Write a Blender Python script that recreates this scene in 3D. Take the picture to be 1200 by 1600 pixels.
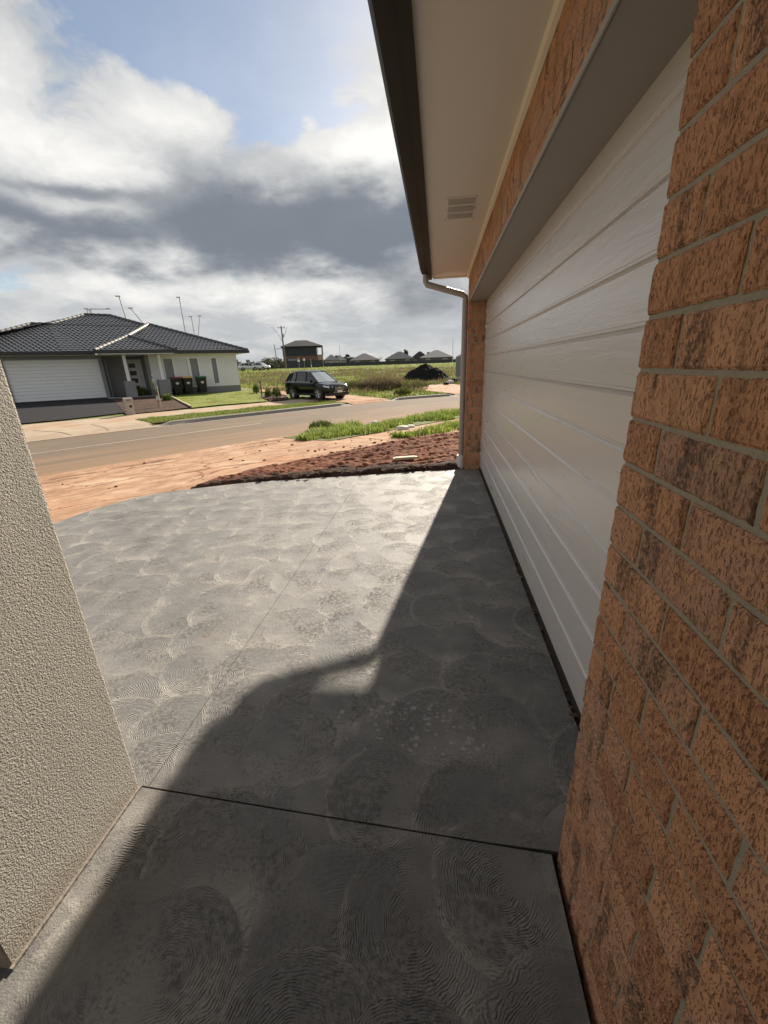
import bpy, bmesh, math, random
import numpy as np
from mathutils import Vector, Matrix, noise as mnoise

random.seed(7); rng = np.random.default_rng(7)
for o in list(bpy.data.objects): bpy.data.objects.remove(o)
S = bpy.context.scene
COL = S.collection

# ------------------------------------------------------------------ camera
H = 1.37
FPX, YAW, PITCH, ROLL = 641.08, -0.136162, -0.341128, -0.035422
def cam_axes():
    cy, sy = math.cos(YAW), math.sin(YAW)
    fwd = np.array([sy*math.cos(PITCH), cy*math.cos(PITCH), math.sin(PITCH)])
    right = np.array([cy, -sy, 0.0]); up = np.cross(right, fwd)
    c, s = math.cos(ROLL), math.sin(ROLL)
    return c*right+s*up, -s*right+c*up, fwd
CR, CU, CF = cam_axes()
cam = bpy.data.cameras.new('camera'); camo = bpy.data.objects.new('camera', cam); COL.objects.link(camo)
cam.sensor_fit = 'HORIZONTAL'; cam.sensor_width = 36.0; cam.lens = FPX/1200*36
cam.clip_start = 0.02; cam.clip_end = 5000
camo.matrix_world = Matrix(((CR[0], CU[0], -CF[0], 0), (CR[1], CU[1], -CF[1], 0), (CR[2], CU[2], -CF[2], H), (0, 0, 0, 1)))
S.camera = camo

# ------------------------------------------------------------------ render / exposure
S.view_settings.view_transform = 'Standard'; S.view_settings.look = 'None'
S.view_settings.exposure = 1.2; S.view_settings.gamma = 1.0
S.cycles.use_denoising = True
S.cycles.max_bounces = 6

# ------------------------------------------------------------------ sun
SUN_AZ, SUN_EL = math.radians(8.65), math.radians(27.9)      # azimuth right of +Y
sd = Vector((math.sin(SUN_AZ)*math.cos(SUN_EL), math.cos(SUN_AZ)*math.cos(SUN_EL), math.sin(SUN_EL)))
sun = bpy.data.lights.new('sun', 'SUN'); sun.energy = 5.0; sun.angle = math.radians(0.7); sun.color = (1.0, 0.90, 0.76)
suno = bpy.data.objects.new('sun', sun); COL.objects.link(suno)
suno.rotation_euler = (-sd).to_track_quat('-Z', 'Y').to_euler()

# ------------------------------------------------------------------ node helper
class NT:
    def __init__(s, tree): s.t = tree; s.n = tree.nodes; s.l = tree.links
    def new(s, typ, **kw):
        n = s.n.new(typ)
        for k, v in kw.items(): setattr(n, k, v)
        return n
    def put(s, sock, v):
        if v is None: return
        if isinstance(v, bpy.types.NodeSocket): s.l.new(v, sock)
        else:
            if sock.type == 'RGBA' and len(v) == 3: v = (*v, 1)
            sock.default_value = v
    def m(s, op, a, b=None, c=None, clamp=False):
        n = s.new('ShaderNodeMath', operation=op, use_clamp=clamp)
        s.put(n.inputs[0], a); s.put(n.inputs[1], b)
        if c is not None: s.put(n.inputs[2], c)
        return n.outputs[0]
    def vm(s, op, a, b=None, scale=None):
        n = s.new('ShaderNodeVectorMath', operation=op)
        s.put(n.inputs[0], a)
        if b is not None: s.put(n.inputs[1], b)
        if scale is not None: s.put(n.inputs['Scale'], scale)
        return n.outputs['Value'] if op in ('LENGTH', 'DISTANCE', 'DOT_PRODUCT') else n.outputs[0]
    def mixc(s, f, a, b, blend='MIX'):
        n = s.new('ShaderNodeMix', data_type='RGBA', blend_type=blend)
        s.put(n.inputs[0], f); s.put(n.inputs[6], a); s.put(n.inputs[7], b); return n.outputs[2]
    def mixf(s, f, a, b):
        n = s.new('ShaderNodeMix', data_type='FLOAT')
        s.put(n.inputs[0], f); s.put(n.inputs[2], a); s.put(n.inputs[3], b); return n.outputs[0]
    def mixv(s, f, a, b):
        n = s.new('ShaderNodeMix', data_type='VECTOR')
        s.put(n.inputs[0], f); s.put(n.inputs[4], a); s.put(n.inputs[5], b); return n.outputs[1]
    def noise(s, vec, scale, detail=4, rough=0.55, dist=0.0, out='Fac'):
        n = s.new('ShaderNodeTexNoise'); s.put(n.inputs['Vector'], vec)
        s.put(n.inputs['Scale'], scale); s.put(n.inputs['Detail'], detail); s.put(n.inputs['Roughness'], rough); s.put(n.inputs['Distortion'], dist)
        return n.outputs[out]
    def vor(s, vec, scale, feature='F1', out='Distance', rand=1.0):
        n = s.new('ShaderNodeTexVoronoi', feature=feature); s.put(n.inputs['Vector'], vec); s.put(n.inputs['Scale'], scale); s.put(n.inputs['Randomness'], rand)
        return n.outputs[out]
    def ss(s, v, a, b, lo=0.0, hi=1.0):
        n = s.new('ShaderNodeMapRange', interpolation_type='SMOOTHSTEP')
        s.put(n.inputs[0], v); s.put(n.inputs[1], a); s.put(n.inputs[2], b); s.put(n.inputs[3], lo); s.put(n.inputs[4], hi); return n.outputs[0]
    def ramp(s, f, stops):
        n = s.new('ShaderNodeValToRGB'); e = n.color_ramp.elements
        while len(e) < len(stops): e.new(0.5)
        for el, (p, c) in zip(e, stops): el.position = p; el.color = (*c, 1)
        s.put(n.inputs[0], f); return n.outputs[0]
    def scale(s, vec, sc): return s.vm('MULTIPLY', vec, sc)
    def pos(s): return s.new('ShaderNodeNewGeometry').outputs['Position']
    def obj(s): return s.new('ShaderNodeTexCoord').outputs['Object']
    def attr(s, name, out='Color'): return s.new('ShaderNodeAttribute', attribute_name=name).outputs[out]
    def comb(s, x, y, z):
        n = s.new('ShaderNodeCombineXYZ'); s.put(n.inputs[0], x); s.put(n.inputs[1], y); s.put(n.inputs[2], z); return n.outputs[0]
    def sep(s, v):
        n = s.new('ShaderNodeSeparateXYZ'); s.put(n.inputs[0], v); return n.outputs
    def bump(s, h, strength=0.5, dist=0.01, normal=None):
        n = s.new('ShaderNodeBump'); s.put(n.inputs['Height'], h); s.put(n.inputs['Strength'], strength); s.put(n.inputs['Distance'], dist)
        if normal is not None: s.put(n.inputs['Normal'], normal)
        return n.outputs[0]

def material(name):
    m = bpy.data.materials.new(name); m.use_nodes = True
    t = NT(m.node_tree); b = t.n['Principled BSDF']
    def finish(color=None, rough=None, normal=None, spec=None, metal=None, coat=None):
        if color is not None: t.put(b.inputs['Base Color'], color)
        if rough is not None: t.put(b.inputs['Roughness'], rough)
        if normal is not None: t.put(b.inputs['Normal'], normal)
        if spec is not None: t.put(b.inputs['Specular IOR Level'], spec)
        if metal is not None: t.put(b.inputs['Metallic'], metal)
        if coat is not None: t.put(b.inputs['Coat Weight'], coat)
    return m, t, finish

def plain(name, col, rough=0.6, var=0.12, scale=8.0, bump=0.0, bscale=60, spec=0.5, metal=0.0, coat=None):
    m, t, fin = material(name); p = t.pos()
    n = t.noise(p, scale, 5, 0.6)
    c = t.mixc(n, tuple(v*(1-var) for v in col), tuple(min(1, v*(1+var)) for v in col))
    nb = t.bump(t.noise(p, bscale, 3), bump, 0.01) if bump else None
    fin(c, t.mixf(n, rough*0.9, min(1, rough*1.1)), nb, spec, metal, coat); return m

# ------------------------------------------------------------------ world: sky and broken cloud
W = bpy.data.worlds.new('World'); S.world = W; W.use_nodes = True
def build_world():
    t = NT(W.node_tree); out = t.n['World Output']; bg = t.n['Background']
    sky = t.new('ShaderNodeTexSky', sky_type='NISHITA'); sky.sun_disc = False
    sky.sun_elevation = SUN_EL; sky.sun_rotation = SUN_AZ
    sky.air_density = 1.0; sky.dust_density = 0.6
    t.put(bg.inputs[0], sky.outputs[0]); bg.inputs[1].default_value = 0.05
    d = t.new('ShaderNodeTexCoord').outputs['Generated']
    x, y, z = t.sep(d)
    az = t.m('DEGREES', t.m('ARCTAN2', x, y)) if False else t.m('MULTIPLY', t.m('ARCTAN2', x, y), 57.29578)
    el = t.m('MULTIPLY', t.m('ARCSINE', z), 57.29578)
    # perspective-flattened cloud-deck coordinates: far clouds crowd towards the horizon
    k = t.m('DIVIDE', 1.0, t.m('ADD', t.m('MAXIMUM', z, 0.0), 0.27))
    deck = t.comb(t.m('MULTIPLY', x, k), t.m('MULTIPLY', y, k), 0.3)
    w1 = t.noise(deck, 2.3, 5, 0.55, out='Color')
    wv = t.vm('SUBTRACT', w1, (0.5, 0.5, 0.5))
    deckw = t.vm('ADD', deck, t.scale(wv, (0.35, 0.35, 0.0)))
    N1 = t.noise(deckw, 1.9, 7, 0.53)
    N2 = t.noise(t.vm('ADD', deckw, (7.3, 2.1, 0)), 4.2, 8, 0.57)
    N3 = t.noise(t.vm('ADD', deckw, (3.1, 9.1, 0)), 1.1, 5, 0.5)
    wx, wy, _ = t.sep(wv)
    aw = t.m('MULTIPLY_ADD', wx, 16.0, az); ew = t.m('MULTIPLY_ADD', wy, 10.0, el)
    def blob(a0, e0, sa, se, amp=1.0, tilt=0.0):
        da = t.m('SUBTRACT', aw, a0); de = t.m('SUBTRACT', ew, e0)
        if tilt: de = t.m('MULTIPLY_ADD', da, -tilt, de)
        q = t.m('ADD', t.m('POWER', t.m('ABSOLUTE', t.m('DIVIDE', da, sa)), 2.0), t.m('POWER', t.m('ABSOLUTE', t.m('DIVIDE', de, se)), 2.0))
        return t.m('MULTIPLY', t.m('EXPONENT', t.m('MULTIPLY', q, -1.0)), amp)
    def tot(*b):
        r = b[0]
        for q in b[1:]: r = t.m('ADD', r, q)
        return r
    # coverage: cloud everywhere except a blue tear high in front
    hole = tot(blob(-27, 28.5, 9, 4.6, 1.1, -0.25), blob(-16, 25.6, 6, 2.6, 0.85, -0.2), blob(-11, 30.5, 9, 5, 0.75), blob(-37, 33, 6, 3.5, 0.6), blob(-47, 8.6, 6, 1.6, 0.6), blob(-12, 44, 30, 9, 0.5))
    cov = t.ss(t.m('ADD', t.m('SUBTRACT', t.m('ADD', 0.86, blob(-7, 22.0, 8, 3.0, 0.6)), hole), t.m('MULTIPLY', t.m('SUBTRACT', N2, 0.5), 1.7)), 0.20, 0.66)
    # dark bellies
    dark = tot(blob(-20, 15.4, 15, 3.9, 1.3, 0.02), blob(-6, 14.6, 10, 4.6, 1.2), blob(-40, 17.3, 8, 1.2, 0.7), blob(-41, 12.9, 12, 1.9, 0.85), blob(-3, 7.5, 10, 3.4, 0.55), blob(-47, 14.5, 4, 2.2, 0.5), blob(-44, 26, 9, 5, 0.22), blob(120, 25, 50, 16, 0.7), blob(-130, 30, 40, 14, 0.5), blob(40, 12, 30, 8, 0.5))
    dk = t.ss(t.m('ADD', dark, t.m('MULTIPLY', t.m('SUBTRACT', N1, 0.5), 1.5)), 0.08, 1.22)
    # bright fringes
    bright = tot(blob(-6, 22.3, 8, 3.2, 1.25), blob(-30, 21, 12, 3, 0.5), blob(-37, 15.3, 5, 1.5, 0.7), blob(-22, 9.2, 22, 2.3, 0.85), blob(-41, 22, 8, 5, 0.55), blob(5, 24, 8, 6, 0.8))
    br = t.m('MULTIPLY', t.m('ADD', bright, t.m('MULTIPLY', t.m('SUBTRACT', N2, 0.5), 1.9)), 1.0, clamp=True)
    c = t.mixc(br, (0.515, 0.53, 0.545), (0.93, 0.915, 0.88))
    c = t.mixc(t.m('MULTIPLY', dk, 0.93), c, (0.172, 0.20, 0.24))
    lowg = t.ss(el, 7.5, 0.0)
    c = t.mixc(t.m('MULTIPLY', lowg, 0.66), c, t.mixc(t.ss(N1, 0.36, 0.66), (0.34, 0.39, 0.43), (0.68, 0.68, 0.655)))
    sun_glow = blob(8.65, 27, 9, 8, 0.40)
    c = t.mixc(1.0, c, t.comb(sun_glow, t.m('MULTIPLY', sun_glow, 0.96), t.m('MULTIPLY', sun_glow, 0.88)), 'ADD')
    cb = t.new('ShaderNodeBackground'); t.put(cb.inputs[0], c); cb.inputs[1].default_value = 0.475
    # thin veil over the open blue
    mx = t.new('ShaderNodeMixShader'); t.put(mx.inputs[0], t.m('MAXIMUM', cov, t.m('MULTIPLY', N3, 0.46)))
    t.l.new(bg.outputs[0], mx.inputs[1]); t.l.new(cb.outputs[0], mx.inputs[2])
    t.l.new(mx.outputs[0], out.inputs['Surface'])
build_world()

# ------------------------------------------------------------------ geometry helpers
def set_props(o, label=None, category=None, group=None, kind=None):
    if label: o['label'] = label
    if category: o['category'] = category
    if group: o['group'] = group
    if kind: o['kind'] = kind
    return o
def link(o, parent=None):
    COL.objects.link(o)
    if parent is not None: o.parent = parent
    return o
def empty(name, loc=(0, 0, 0), rz=0.0, **kw):
    o = bpy.data.objects.new(name, None); o.location = loc; o.rotation_euler = (0, 0, rz); o.empty_display_size = 0.2
    return set_props(link(o), **kw)
def np_mesh(name, V, F, mats, parent=None, smooth=False, fmat=None, attrs=None, **kw):
    """V (n,3); F (m,k) int array or list of index lists"""
    me = bpy.data.meshes.new(name); V = np.asarray(V, np.float32)
    if isinstance(F, np.ndarray):
        k = F.shape[1]; m = len(F)
        me.vertices.add(len(V)); me.vertices.foreach_set('co', V.ravel())
        me.loops.add(m*k); me.loops.foreach_set('vertex_index', F.astype(np.int32).ravel())
        me.polygons.add(m); me.polygons.foreach_set('loop_start', np.arange(0, m*k, k, dtype=np.int32))
        me.polygons.foreach_set('loop_total', np.full(m, k, np.int32))
        me.update(calc_edges=True); me.validate()
    else:
        me.from_pydata([tuple(map(float, v)) for v in V], [], F); me.update()
    for q in (mats if isinstance(mats, (list, tuple)) else [mats]): me.materials.append(q)
    if fmat is not None: me.polygons.foreach_set('material_index', np.asarray(fmat, np.int32))
    me.polygons.foreach_set('use_smooth', np.full(len(me.polygons), bool(smooth)))
    if attrs:
        for an, av in attrs.items():
            av = np.asarray(av, np.float32)
            if av.ndim == 1:
                a = me.attributes.new(an, 'FLOAT', 'POINT'); a.data.foreach_set('value', av)
            else:
                a = me.attributes.new(an, 'FLOAT_COLOR', 'POINT')
                a.data.foreach_set('color', np.c_[av, np.ones(len(av))].astype(np.float32).ravel())
    o = bpy.data.objects.new(name, me); link(o, parent); return set_props(o, **kw)

class MB:
    """gathers shapes into one mesh object"""
    def __init__(s): s.v = []; s.f = []; s.fm = []
    def add(s, V, F, mi=0):
        b = len(s.v); s.v += [tuple(map(float, v)) for v in V]; s.f += [[i+b for i in f] for f in F]; s.fm += [mi]*len(F); return s
    def box(s, c, d, rz=0.0, mi=0, bev=0.0, M=None):
        bm = bmesh.new(); bmesh.ops.create_cube(bm, size=1.0)
        bmesh.ops.scale(bm, vec=d, verts=bm.verts)
        if bev: bmesh.ops.bevel(bm, geom=bm.edges[:], offset=bev, segments=2, profile=0.7, affect='EDGES')
        if rz: bmesh.ops.rotate(bm, cent=(0, 0, 0), matrix=Matrix.Rotation(rz, 3, 'Z'), verts=bm.verts)
        if M is not None: bmesh.ops.transform(bm, matrix=M, verts=bm.verts)
        bmesh.ops.translate(bm, vec=c, verts=bm.verts)
        return s.bm(bm, mi)
    def bm(s, bm, mi=0):
        bm.verts.index_update(); s.add([v.co for v in bm.verts], [[v.index for v in f.verts] for f in bm.faces], mi); bm.free(); return s
    def tube(s, pts, r, n=8, mi=0, cap=True):
        pts = [Vector(p) for p in pts]; R = r if isinstance(r, (list, tuple)) else [r]*len(pts)
        V = []; F = []; ref = None
        for i, p in enumerate(pts):
            a = pts[max(i-1, 0)]; b = pts[min(i+1, len(pts)-1)]; tdir = (b-a).normalized()
            if ref is None: ref = Vector((0, 0, 1)) if abs(tdir.z) < 0.9 else Vector((1, 0, 0))
            u = tdir.cross(ref).normalized(); w = u.cross(tdir).normalized(); ref = w
            for k in range(n):
                an = 2*math.pi*k/n; V.append(p+(u*math.cos(an)+w*math.sin(an))*R[i])
        for i in range(len(pts)-1):
            for k in range(n):
                F.append([i*n+k, i*n+(k+1) % n, (i+1)*n+(k+1) % n, (i+1)*n+k])
        if cap: F.append(list(range(n))[::-1]); F.append([(len(pts)-1)*n+k for k in range(n)])
        return s.add(V, F, mi)
    def lathe(s, c, axis, prof, n=20, mi=0):
        """prof: (offset along axis, radius)"""
        ax = Vector(axis).normalized(); u = ax.orthogonal().normalized(); w = ax.cross(u); V = []; F = []
        for (h, r) in prof:
            for k in range(n):
                an = 2*math.pi*k/n; V.append(Vector(c)+ax*h+(u*math.cos(an)+w*math.sin(an))*max(r, 1e-4))
        for i in range(len(prof)-1):
            for k in range(n): F.append([i*n+k, i*n+(k+1) % n, (i+1)*n+(k+1) % n, (i+1)*n+k])
        return s.add(V, F, mi)
    def prism(s, poly, a0, a1, plane='xz', mi=0):
        """extrude a 2D outline: plane 'xz' along y, 'yz' along x, 'xy' along z"""
        def P(p, a): return (p[0], a, p[1]) if plane == 'xz' else ((a, p[0], p[1]) if plane == 'yz' else (p[0], p[1], a))
        n = len(poly); V = [P(p, a0) for p in poly]+[P(p, a1) for p in poly]
        F = [[i, (i+1) % n, n+(i+1) % n, n+i] for i in range(n)]+[list(range(n))[::-1], list(range(n, 2*n))]
        return s.add(V, F, mi)
    def build(s, name, mats, parent=None, smooth=False, bevel=0.0, **kw):
        me = bpy.data.meshes.new(name); me.from_pydata(s.v, [], s.f)
        for q in (mats if isinstance(mats, (list, tuple)) else [mats]): me.materials.append(q)
        me.polygons.foreach_set('material_index', s.fm)
        bm = bmesh.new(); bm.from_mesh(me); bmesh.ops.recalc_face_normals(bm, faces=bm.faces)
        if bevel: bmesh.ops.bevel(bm, geom=bm.edges[:], offset=bevel, segments=2, profile=0.7, affect='EDGES')
        bm.to_mesh(me); bm.free()
        if smooth:
            me.polygons.foreach_set('use_smooth', np.ones(len(me.polygons), bool)); me.set_sharp_from_angle(angle=math.radians(38))
        o = bpy.data.objects.new(name, me); link(o, parent); return set_props(o, **kw)

def dup(root, loc, rz, label, group=None):
    r = root.copy(); COL.objects.link(r); r.location = loc; r.rotation_euler = (0, 0, rz); r['label'] = label
    if group: r['group'] = group
    for ch in list(root.children):
        c = ch.copy(); COL.objects.link(c); c.parent = r
        for g in list(ch.children):
            q = g.copy(); COL.objects.link(q); q.parent = c
    return r

def grid_faces(nu, nv):
    i = np.arange(nu-1)[:, None]*nv+np.arange(nv-1)[None, :]
    return np.stack([i, i+nv, i+nv+1, i+1], -1).reshape(-1, 4)
def vnoise(P, sc, oct=3):
    return np.array([mnoise.fractal(Vector(p)*sc, 1.0, 2.0, oct) for p in np.asarray(P, float)])

# ------------------------------------------------------------------ survey: sight lines and ground heights
def ray(x, y):
    v = np.array([(x-600)/FPX, -(y-800)/FPX, 1.0]); return CR*v[0]+CU*v[1]+CF*v[2]
def at(x, y, dist):
    """point seen at photo pixel x, y, at a level distance from the camera"""
    d = ray(x, y); t = dist/math.hypot(d[0], d[1]); return np.array([d[0]*t, d[1]*t, H+d[2]*t])
KC = [(-34, -23.5), (-20, -2.6), (-15, 5.0), (-9.4, 12.9), (-7.44, 15.45), (-4.3, 19.3), (-2.71, 21.1), (.19, 23.3), (4, 25.2), (12, 28), (40, 36)]
def catmull(P, n=12):
    P = [np.array(p, float) for p in P]; out = []
    for i in range(len(P)-1):
        p0 = P[max(i-1, 0)]; p1 = P[i]; p2 = P[i+1]; p3 = P[min(i+2, len(P)-1)]
        for k in range(n):
            t = k/n; out.append(.5*((2*p1)+(p2-p0)*t+(2*p0-5*p1+4*p2-p3)*t*t+(3*p1-p0-3*p2+p3)*t**3))
    out.append(P[-1]); return np.array(out)
KP = catmull(KC); SEG = np.diff(KP, axis=0); SL = np.hypot(SEG[:, 0], SEG[:, 1]); CUM = np.concatenate([[0], np.cumsum(SL)])
def td(x, y):
    """distance along the far kerb, signed distance beyond it"""
    x = np.atleast_1d(np.asarray(x, float)); y = np.atleast_1d(np.asarray(y, float))
    best = np.full(x.shape, 1e9); T = np.zeros(x.shape); D = np.zeros(x.shape)
    for i in range(len(SEG)):
        u = SEG[i]/SL[i]; rx = x-KP[i, 0]; ry = y-KP[i, 1]
        s = np.clip(rx*u[0]+ry*u[1], 0, SL[i]); ex = rx-u[0]*s; ey = ry-u[1]*s; e = np.hypot(ex, ey); m = e < best
        best[m] = e[m]; T[m] = CUM[i]+s[m]; D[m] = (np.where(-u[1]*rx+u[0]*ry > 0, 1, -1)*e)[m]
    return T, D
def sst(a, b, x):
    t = np.clip((x-a)/(b-a), 0, 1); return t*t*(3-2*t)
def zd(D):
    near = np.where(D < -5.8, -.3+.3*sst(-5.8, -11.0, D), -.3)
    far = -.2+.27*sst(1, 14, D)+.0205*np.clip(D-14, 0, 82)
    return np.where(D > 0.05, far, near)
def zf(x, y):
    return zd(td(x, y)[1])
def zf1(x, y): return float(zf(x, y)[0])
def march(px, py):
    d = ray(px, py); t = 1.0; last = t
    while t < 500:
        p = np.array([0, 0, H])+d*t
        if p[2] < zf1(p[0], p[1]):
            a, b = last, t
            for _ in range(26):
                m = (a+b)/2; p = np.array([0, 0, H])+d*m
                if p[2] < zf1(p[0], p[1]): b = m
                else: a = m
            return p
        last = t; t *= 1.02
    return p
def pt(t, d):
    t = np.asarray(t, float); i = np.clip(np.searchsorted(CUM, t)-1, 0, len(SEG)-1)
    nrm = np.stack([-SEG[:, 1]/SL, SEG[:, 0]/SL], 1)
    nv = np.array([nrm[max(j-1, 0)]+nrm[j] for j in range(len(nrm))]+[nrm[-1]]); nv /= np.linalg.norm(nv, axis=1)[:, None]
    f = ((t-CUM[i])/SL[i])[..., None]
    return KP[i]+SEG[i]*f+(nv[i]*(1-f)+nv[i+1]*f)*np.asarray(d)[..., None]

# ------------------------------------------------------------------ materials of the setting
def mat_concrete():
    m, t, fin = material('swirl_finished_concrete')
    p = t.pos(); cell = 0.265
    px, py, _ = t.sep(p)
    # rotate lattice a little so rows do not follow the slab
    a = math.radians(17)
    q = t.comb(t.m('ADD', t.m('MULTIPLY', px, math.cos(a)/cell), t.m('MULTIPLY', py, math.sin(a)/cell)),
               t.m('SUBTRACT', t.m('MULTIPLY', py, math.cos(a)/cell), t.m('MULTIPLY', px, math.sin(a)/cell)), 0.0)
    wob = t.vm('SUBTRACT', t.noise(p, 3.0, 3, out='Color'), (0.5, 0.5, 0.5))
    q = t.vm('ADD', q, t.scale(wob, (0.28, 0.28, 0.0)))
    base = t.vm('FLOOR', q)
    dist = 1.2; rel = (0.0, 0.0, 0.0); rid = 0.5
    for j in (1, 0, -1):
        for i in (-1, 0, 1):
            idv = t.vm('ADD', base, (i, j, 0))
            wn = t.new('ShaderNodeTexWhiteNoise', noise_dimensions='2D'); t.put(wn.inputs['Vector'], idv)
            cen = t.vm('ADD', t.vm('ADD', idv, (0.2, 0.2, 0)), t.scale(wn.outputs['Color'], (0.6, 0.6, 0)))
            r = t.vm('SUBTRACT', q, cen); dd = t.vm('LENGTH', r)
            inside = t.m('LESS_THAN', dd, t.m('MULTIPLY_ADD', wn.outputs['Value'], 0.16, 0.66))
            dist = t.mixf(inside, dist, dd); rel = t.mixv(inside, rel, r); rid = t.mixf(inside, rid, wn.outputs['Value'])
    rx, ry, _ = t.sep(rel)
    dm = t.m('MULTIPLY_ADD', t.m('SUBTRACT', t.noise(t.vm('ADD', p, (9, 4, 0)), 6.5, 3, 0.5), 0.5), 0.075, t.m('MULTIPLY', dist, cell))
    fine = t.noise(p, 38, 4, 0.6)
    # trowel ridges: concentric, broken up, about 7 mm apart
    rings = t.m('SINE', t.m('ADD', t.m('ADD', t.m('MULTIPLY', dm, 2*math.pi/0.0066), t.m('MULTIPLY', fine, 9.0)), t.m('MULTIPLY', t.noise(p, 9, 3), 16.0)))
    rings = t.m('MULTIPLY', rings, t.ss(t.noise(p, 52, 3, 0.6), 0.36, 0.62))
    rings2 = t.m('SINE', t.m('ADD', t.m('MULTIPLY', dm, 2*math.pi/0.021), t.m('MULTIPLY', t.noise(p, 14, 3), 9.0)))
    big = t.noise(p, 1.15, 5, 0.6); mid = t.noise(t.vm('ADD', p, (5.2, 1.3, 0)), 4.2, 5, 0.62)
    ang = t.m('ARCTAN2', rx, ry)
    sweep = t.m('SINE', t.m('ADD', ang, t.m('MULTIPLY', rid, 6.28)))
    smask = t.m('MULTIPLY', t.ss(mid, 0.32, 0.52), t.ss(sweep, -1.1, 0.4))
    lip = t.m('MULTIPLY', t.ss(dist, 0.63, 0.70), t.ss(t.m('ADD', mid, t.m('MULTIPLY', sweep, 0.1)), 0.36, 0.56))
    # laitance: pale crescents where the trowel dragged paste
    cres = t.m('MULTIPLY', t.ss(t.m('ADD', dist, t.m('MULTIPLY', t.m('SUBTRACT', big, 0.5), 0.8)), 0.05, 0.6), t.ss(t.m('ADD', t.m('MULTIPLY', ry, -1.0), t.m('MULTIPLY', t.m('SUBTRACT', mid, 0.5), 1.1)), -0.05, 0.42))
    pale = t.m('ADD', t.m('MULTIPLY', cres, 0.42), t.m('MULTIPLY', lip, 0.62), clamp=True)
    pale = t.m('MULTIPLY', pale, t.ss(big, 0.25, 0.7, 0.45, 1.0))
    c = t.mixc(t.ss(t.m('ADD', t.m('MULTIPLY', big, 0.5), t.m('MULTIPLY', mid, 0.5)), 0.36, 0.64), (0.112, 0.110, 0.108), (0.200, 0.191, 0.176))
    c = t.mixc(t.m('MULTIPLY', pale, 0.62), c, (0.385, 0.360, 0.318))
    flk = t.m('MULTIPLY', t.ss(t.noise(p, 85, 4, 0.72), 0.46, 0.62), t.ss(t.noise(t.vm('ADD', p, (1, 7, 0)), 5.5, 4, 0.6), 0.40, 0.62))
    c = t.mixc(t.m('MULTIPLY', flk, 0.62), c, (0.066, 0.064, 0.062))
    c = t.mixc(t.m('MULTIPLY', t.ss(t.noise(p, 240, 3, 0.7), 0.45, 0.65), 0.25), c, (0.07, 0.068, 0.066))
    # clay dust walked in from the verge, faint
    c = t.mixc(t.m('MULTIPLY', t.ss(t.noise(t.vm('ADD', p, (2.7, 8.8, 0)), 2.3, 5, 0.65), 0.58, 0.78), 0.28), c, (0.27, 0.16, 0.09))
    # dried plaster splashes near the step
    dx = t.m('DIVIDE', t.m('ADD', px, 0.10), 0.36); dy = t.m('DIVIDE', t.m('SUBTRACT', py, 1.27), 0.16)
    near = t.ss(t.m('ADD', t.m('MULTIPLY', dx, dx), t.m('MULTIPLY', dy, dy)), 1.2, 0.15)
    vn = t.new('ShaderNodeTexVoronoi', feature='F1'); t.put(vn.inputs['Vector'], t.vm('ADD', p, t.scale(t.noise(p, 45, 3, out='Color'), (.022, .022, 0)))); vn.inputs['Scale'].default_value = 40
    cr, cg, cbv = t.sep(vn.outputs['Color'])
    spot = t.m('MULTIPLY', t.ss(t.m('DIVIDE', vn.outputs['Distance'], t.m('MULTIPLY_ADD', cg, 0.45, 0.1)), 1.0, 0.6), t.m('GREATER_THAN', t.m('MULTIPLY', cr, near), 0.22))
    c = t.mixc(t.m('MULTIPLY', spot, 0.40), c, (0.42, 0.41, 0.40))
    spk = t.m('MULTIPLY', t.ss(t.vor(p, 26), 0.07, 0.03), t.ss(t.noise(p, 5), 0.56, 0.66))
    c = t.mixc(t.m('MULTIPLY', spk, 0.8), c, (0.03, 0.028, 0.026))
    marg = t.m('MAXIMUM', t.ss(px, -0.96, -0.93), t.ss(py, 0.92, 0.95)); marg = t.m('MULTIPLY', marg, t.ss(t.m('ADD', px, t.m('MULTIPLY', t.m('GREATER_THAN', py, 0.86), -5.0)), 0.325, 0.30))
    smask = t.m('MULTIPLY', smask, marg)
    h = t.m('ADD', t.m('MULTIPLY', t.m('MULTIPLY', rings, smask), 0.0021), t.m('MULTIPLY', t.m('MULTIPLY', rings2, t.ss(mid, 0.55, 0.35)), 0.0003))
    h = t.m('ADD', h, t.m('MULTIPLY', lip, 0.0014))
    h = t.m('ADD', h, t.m('MULTIPLY', mid, 0.010))
    h = t.m('ADD', h, t.m('MULTIPLY', t.noise(p, 190, 4, 0.65), 0.0022))
    n = t.bump(h, 1.0, 1.0)
    fin(c, t.m('ADD', t.mixf(mid, 0.62, 0.75), t.m('MULTIPLY', pale, 0.05)), n, 0.45)
    return m

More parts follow.
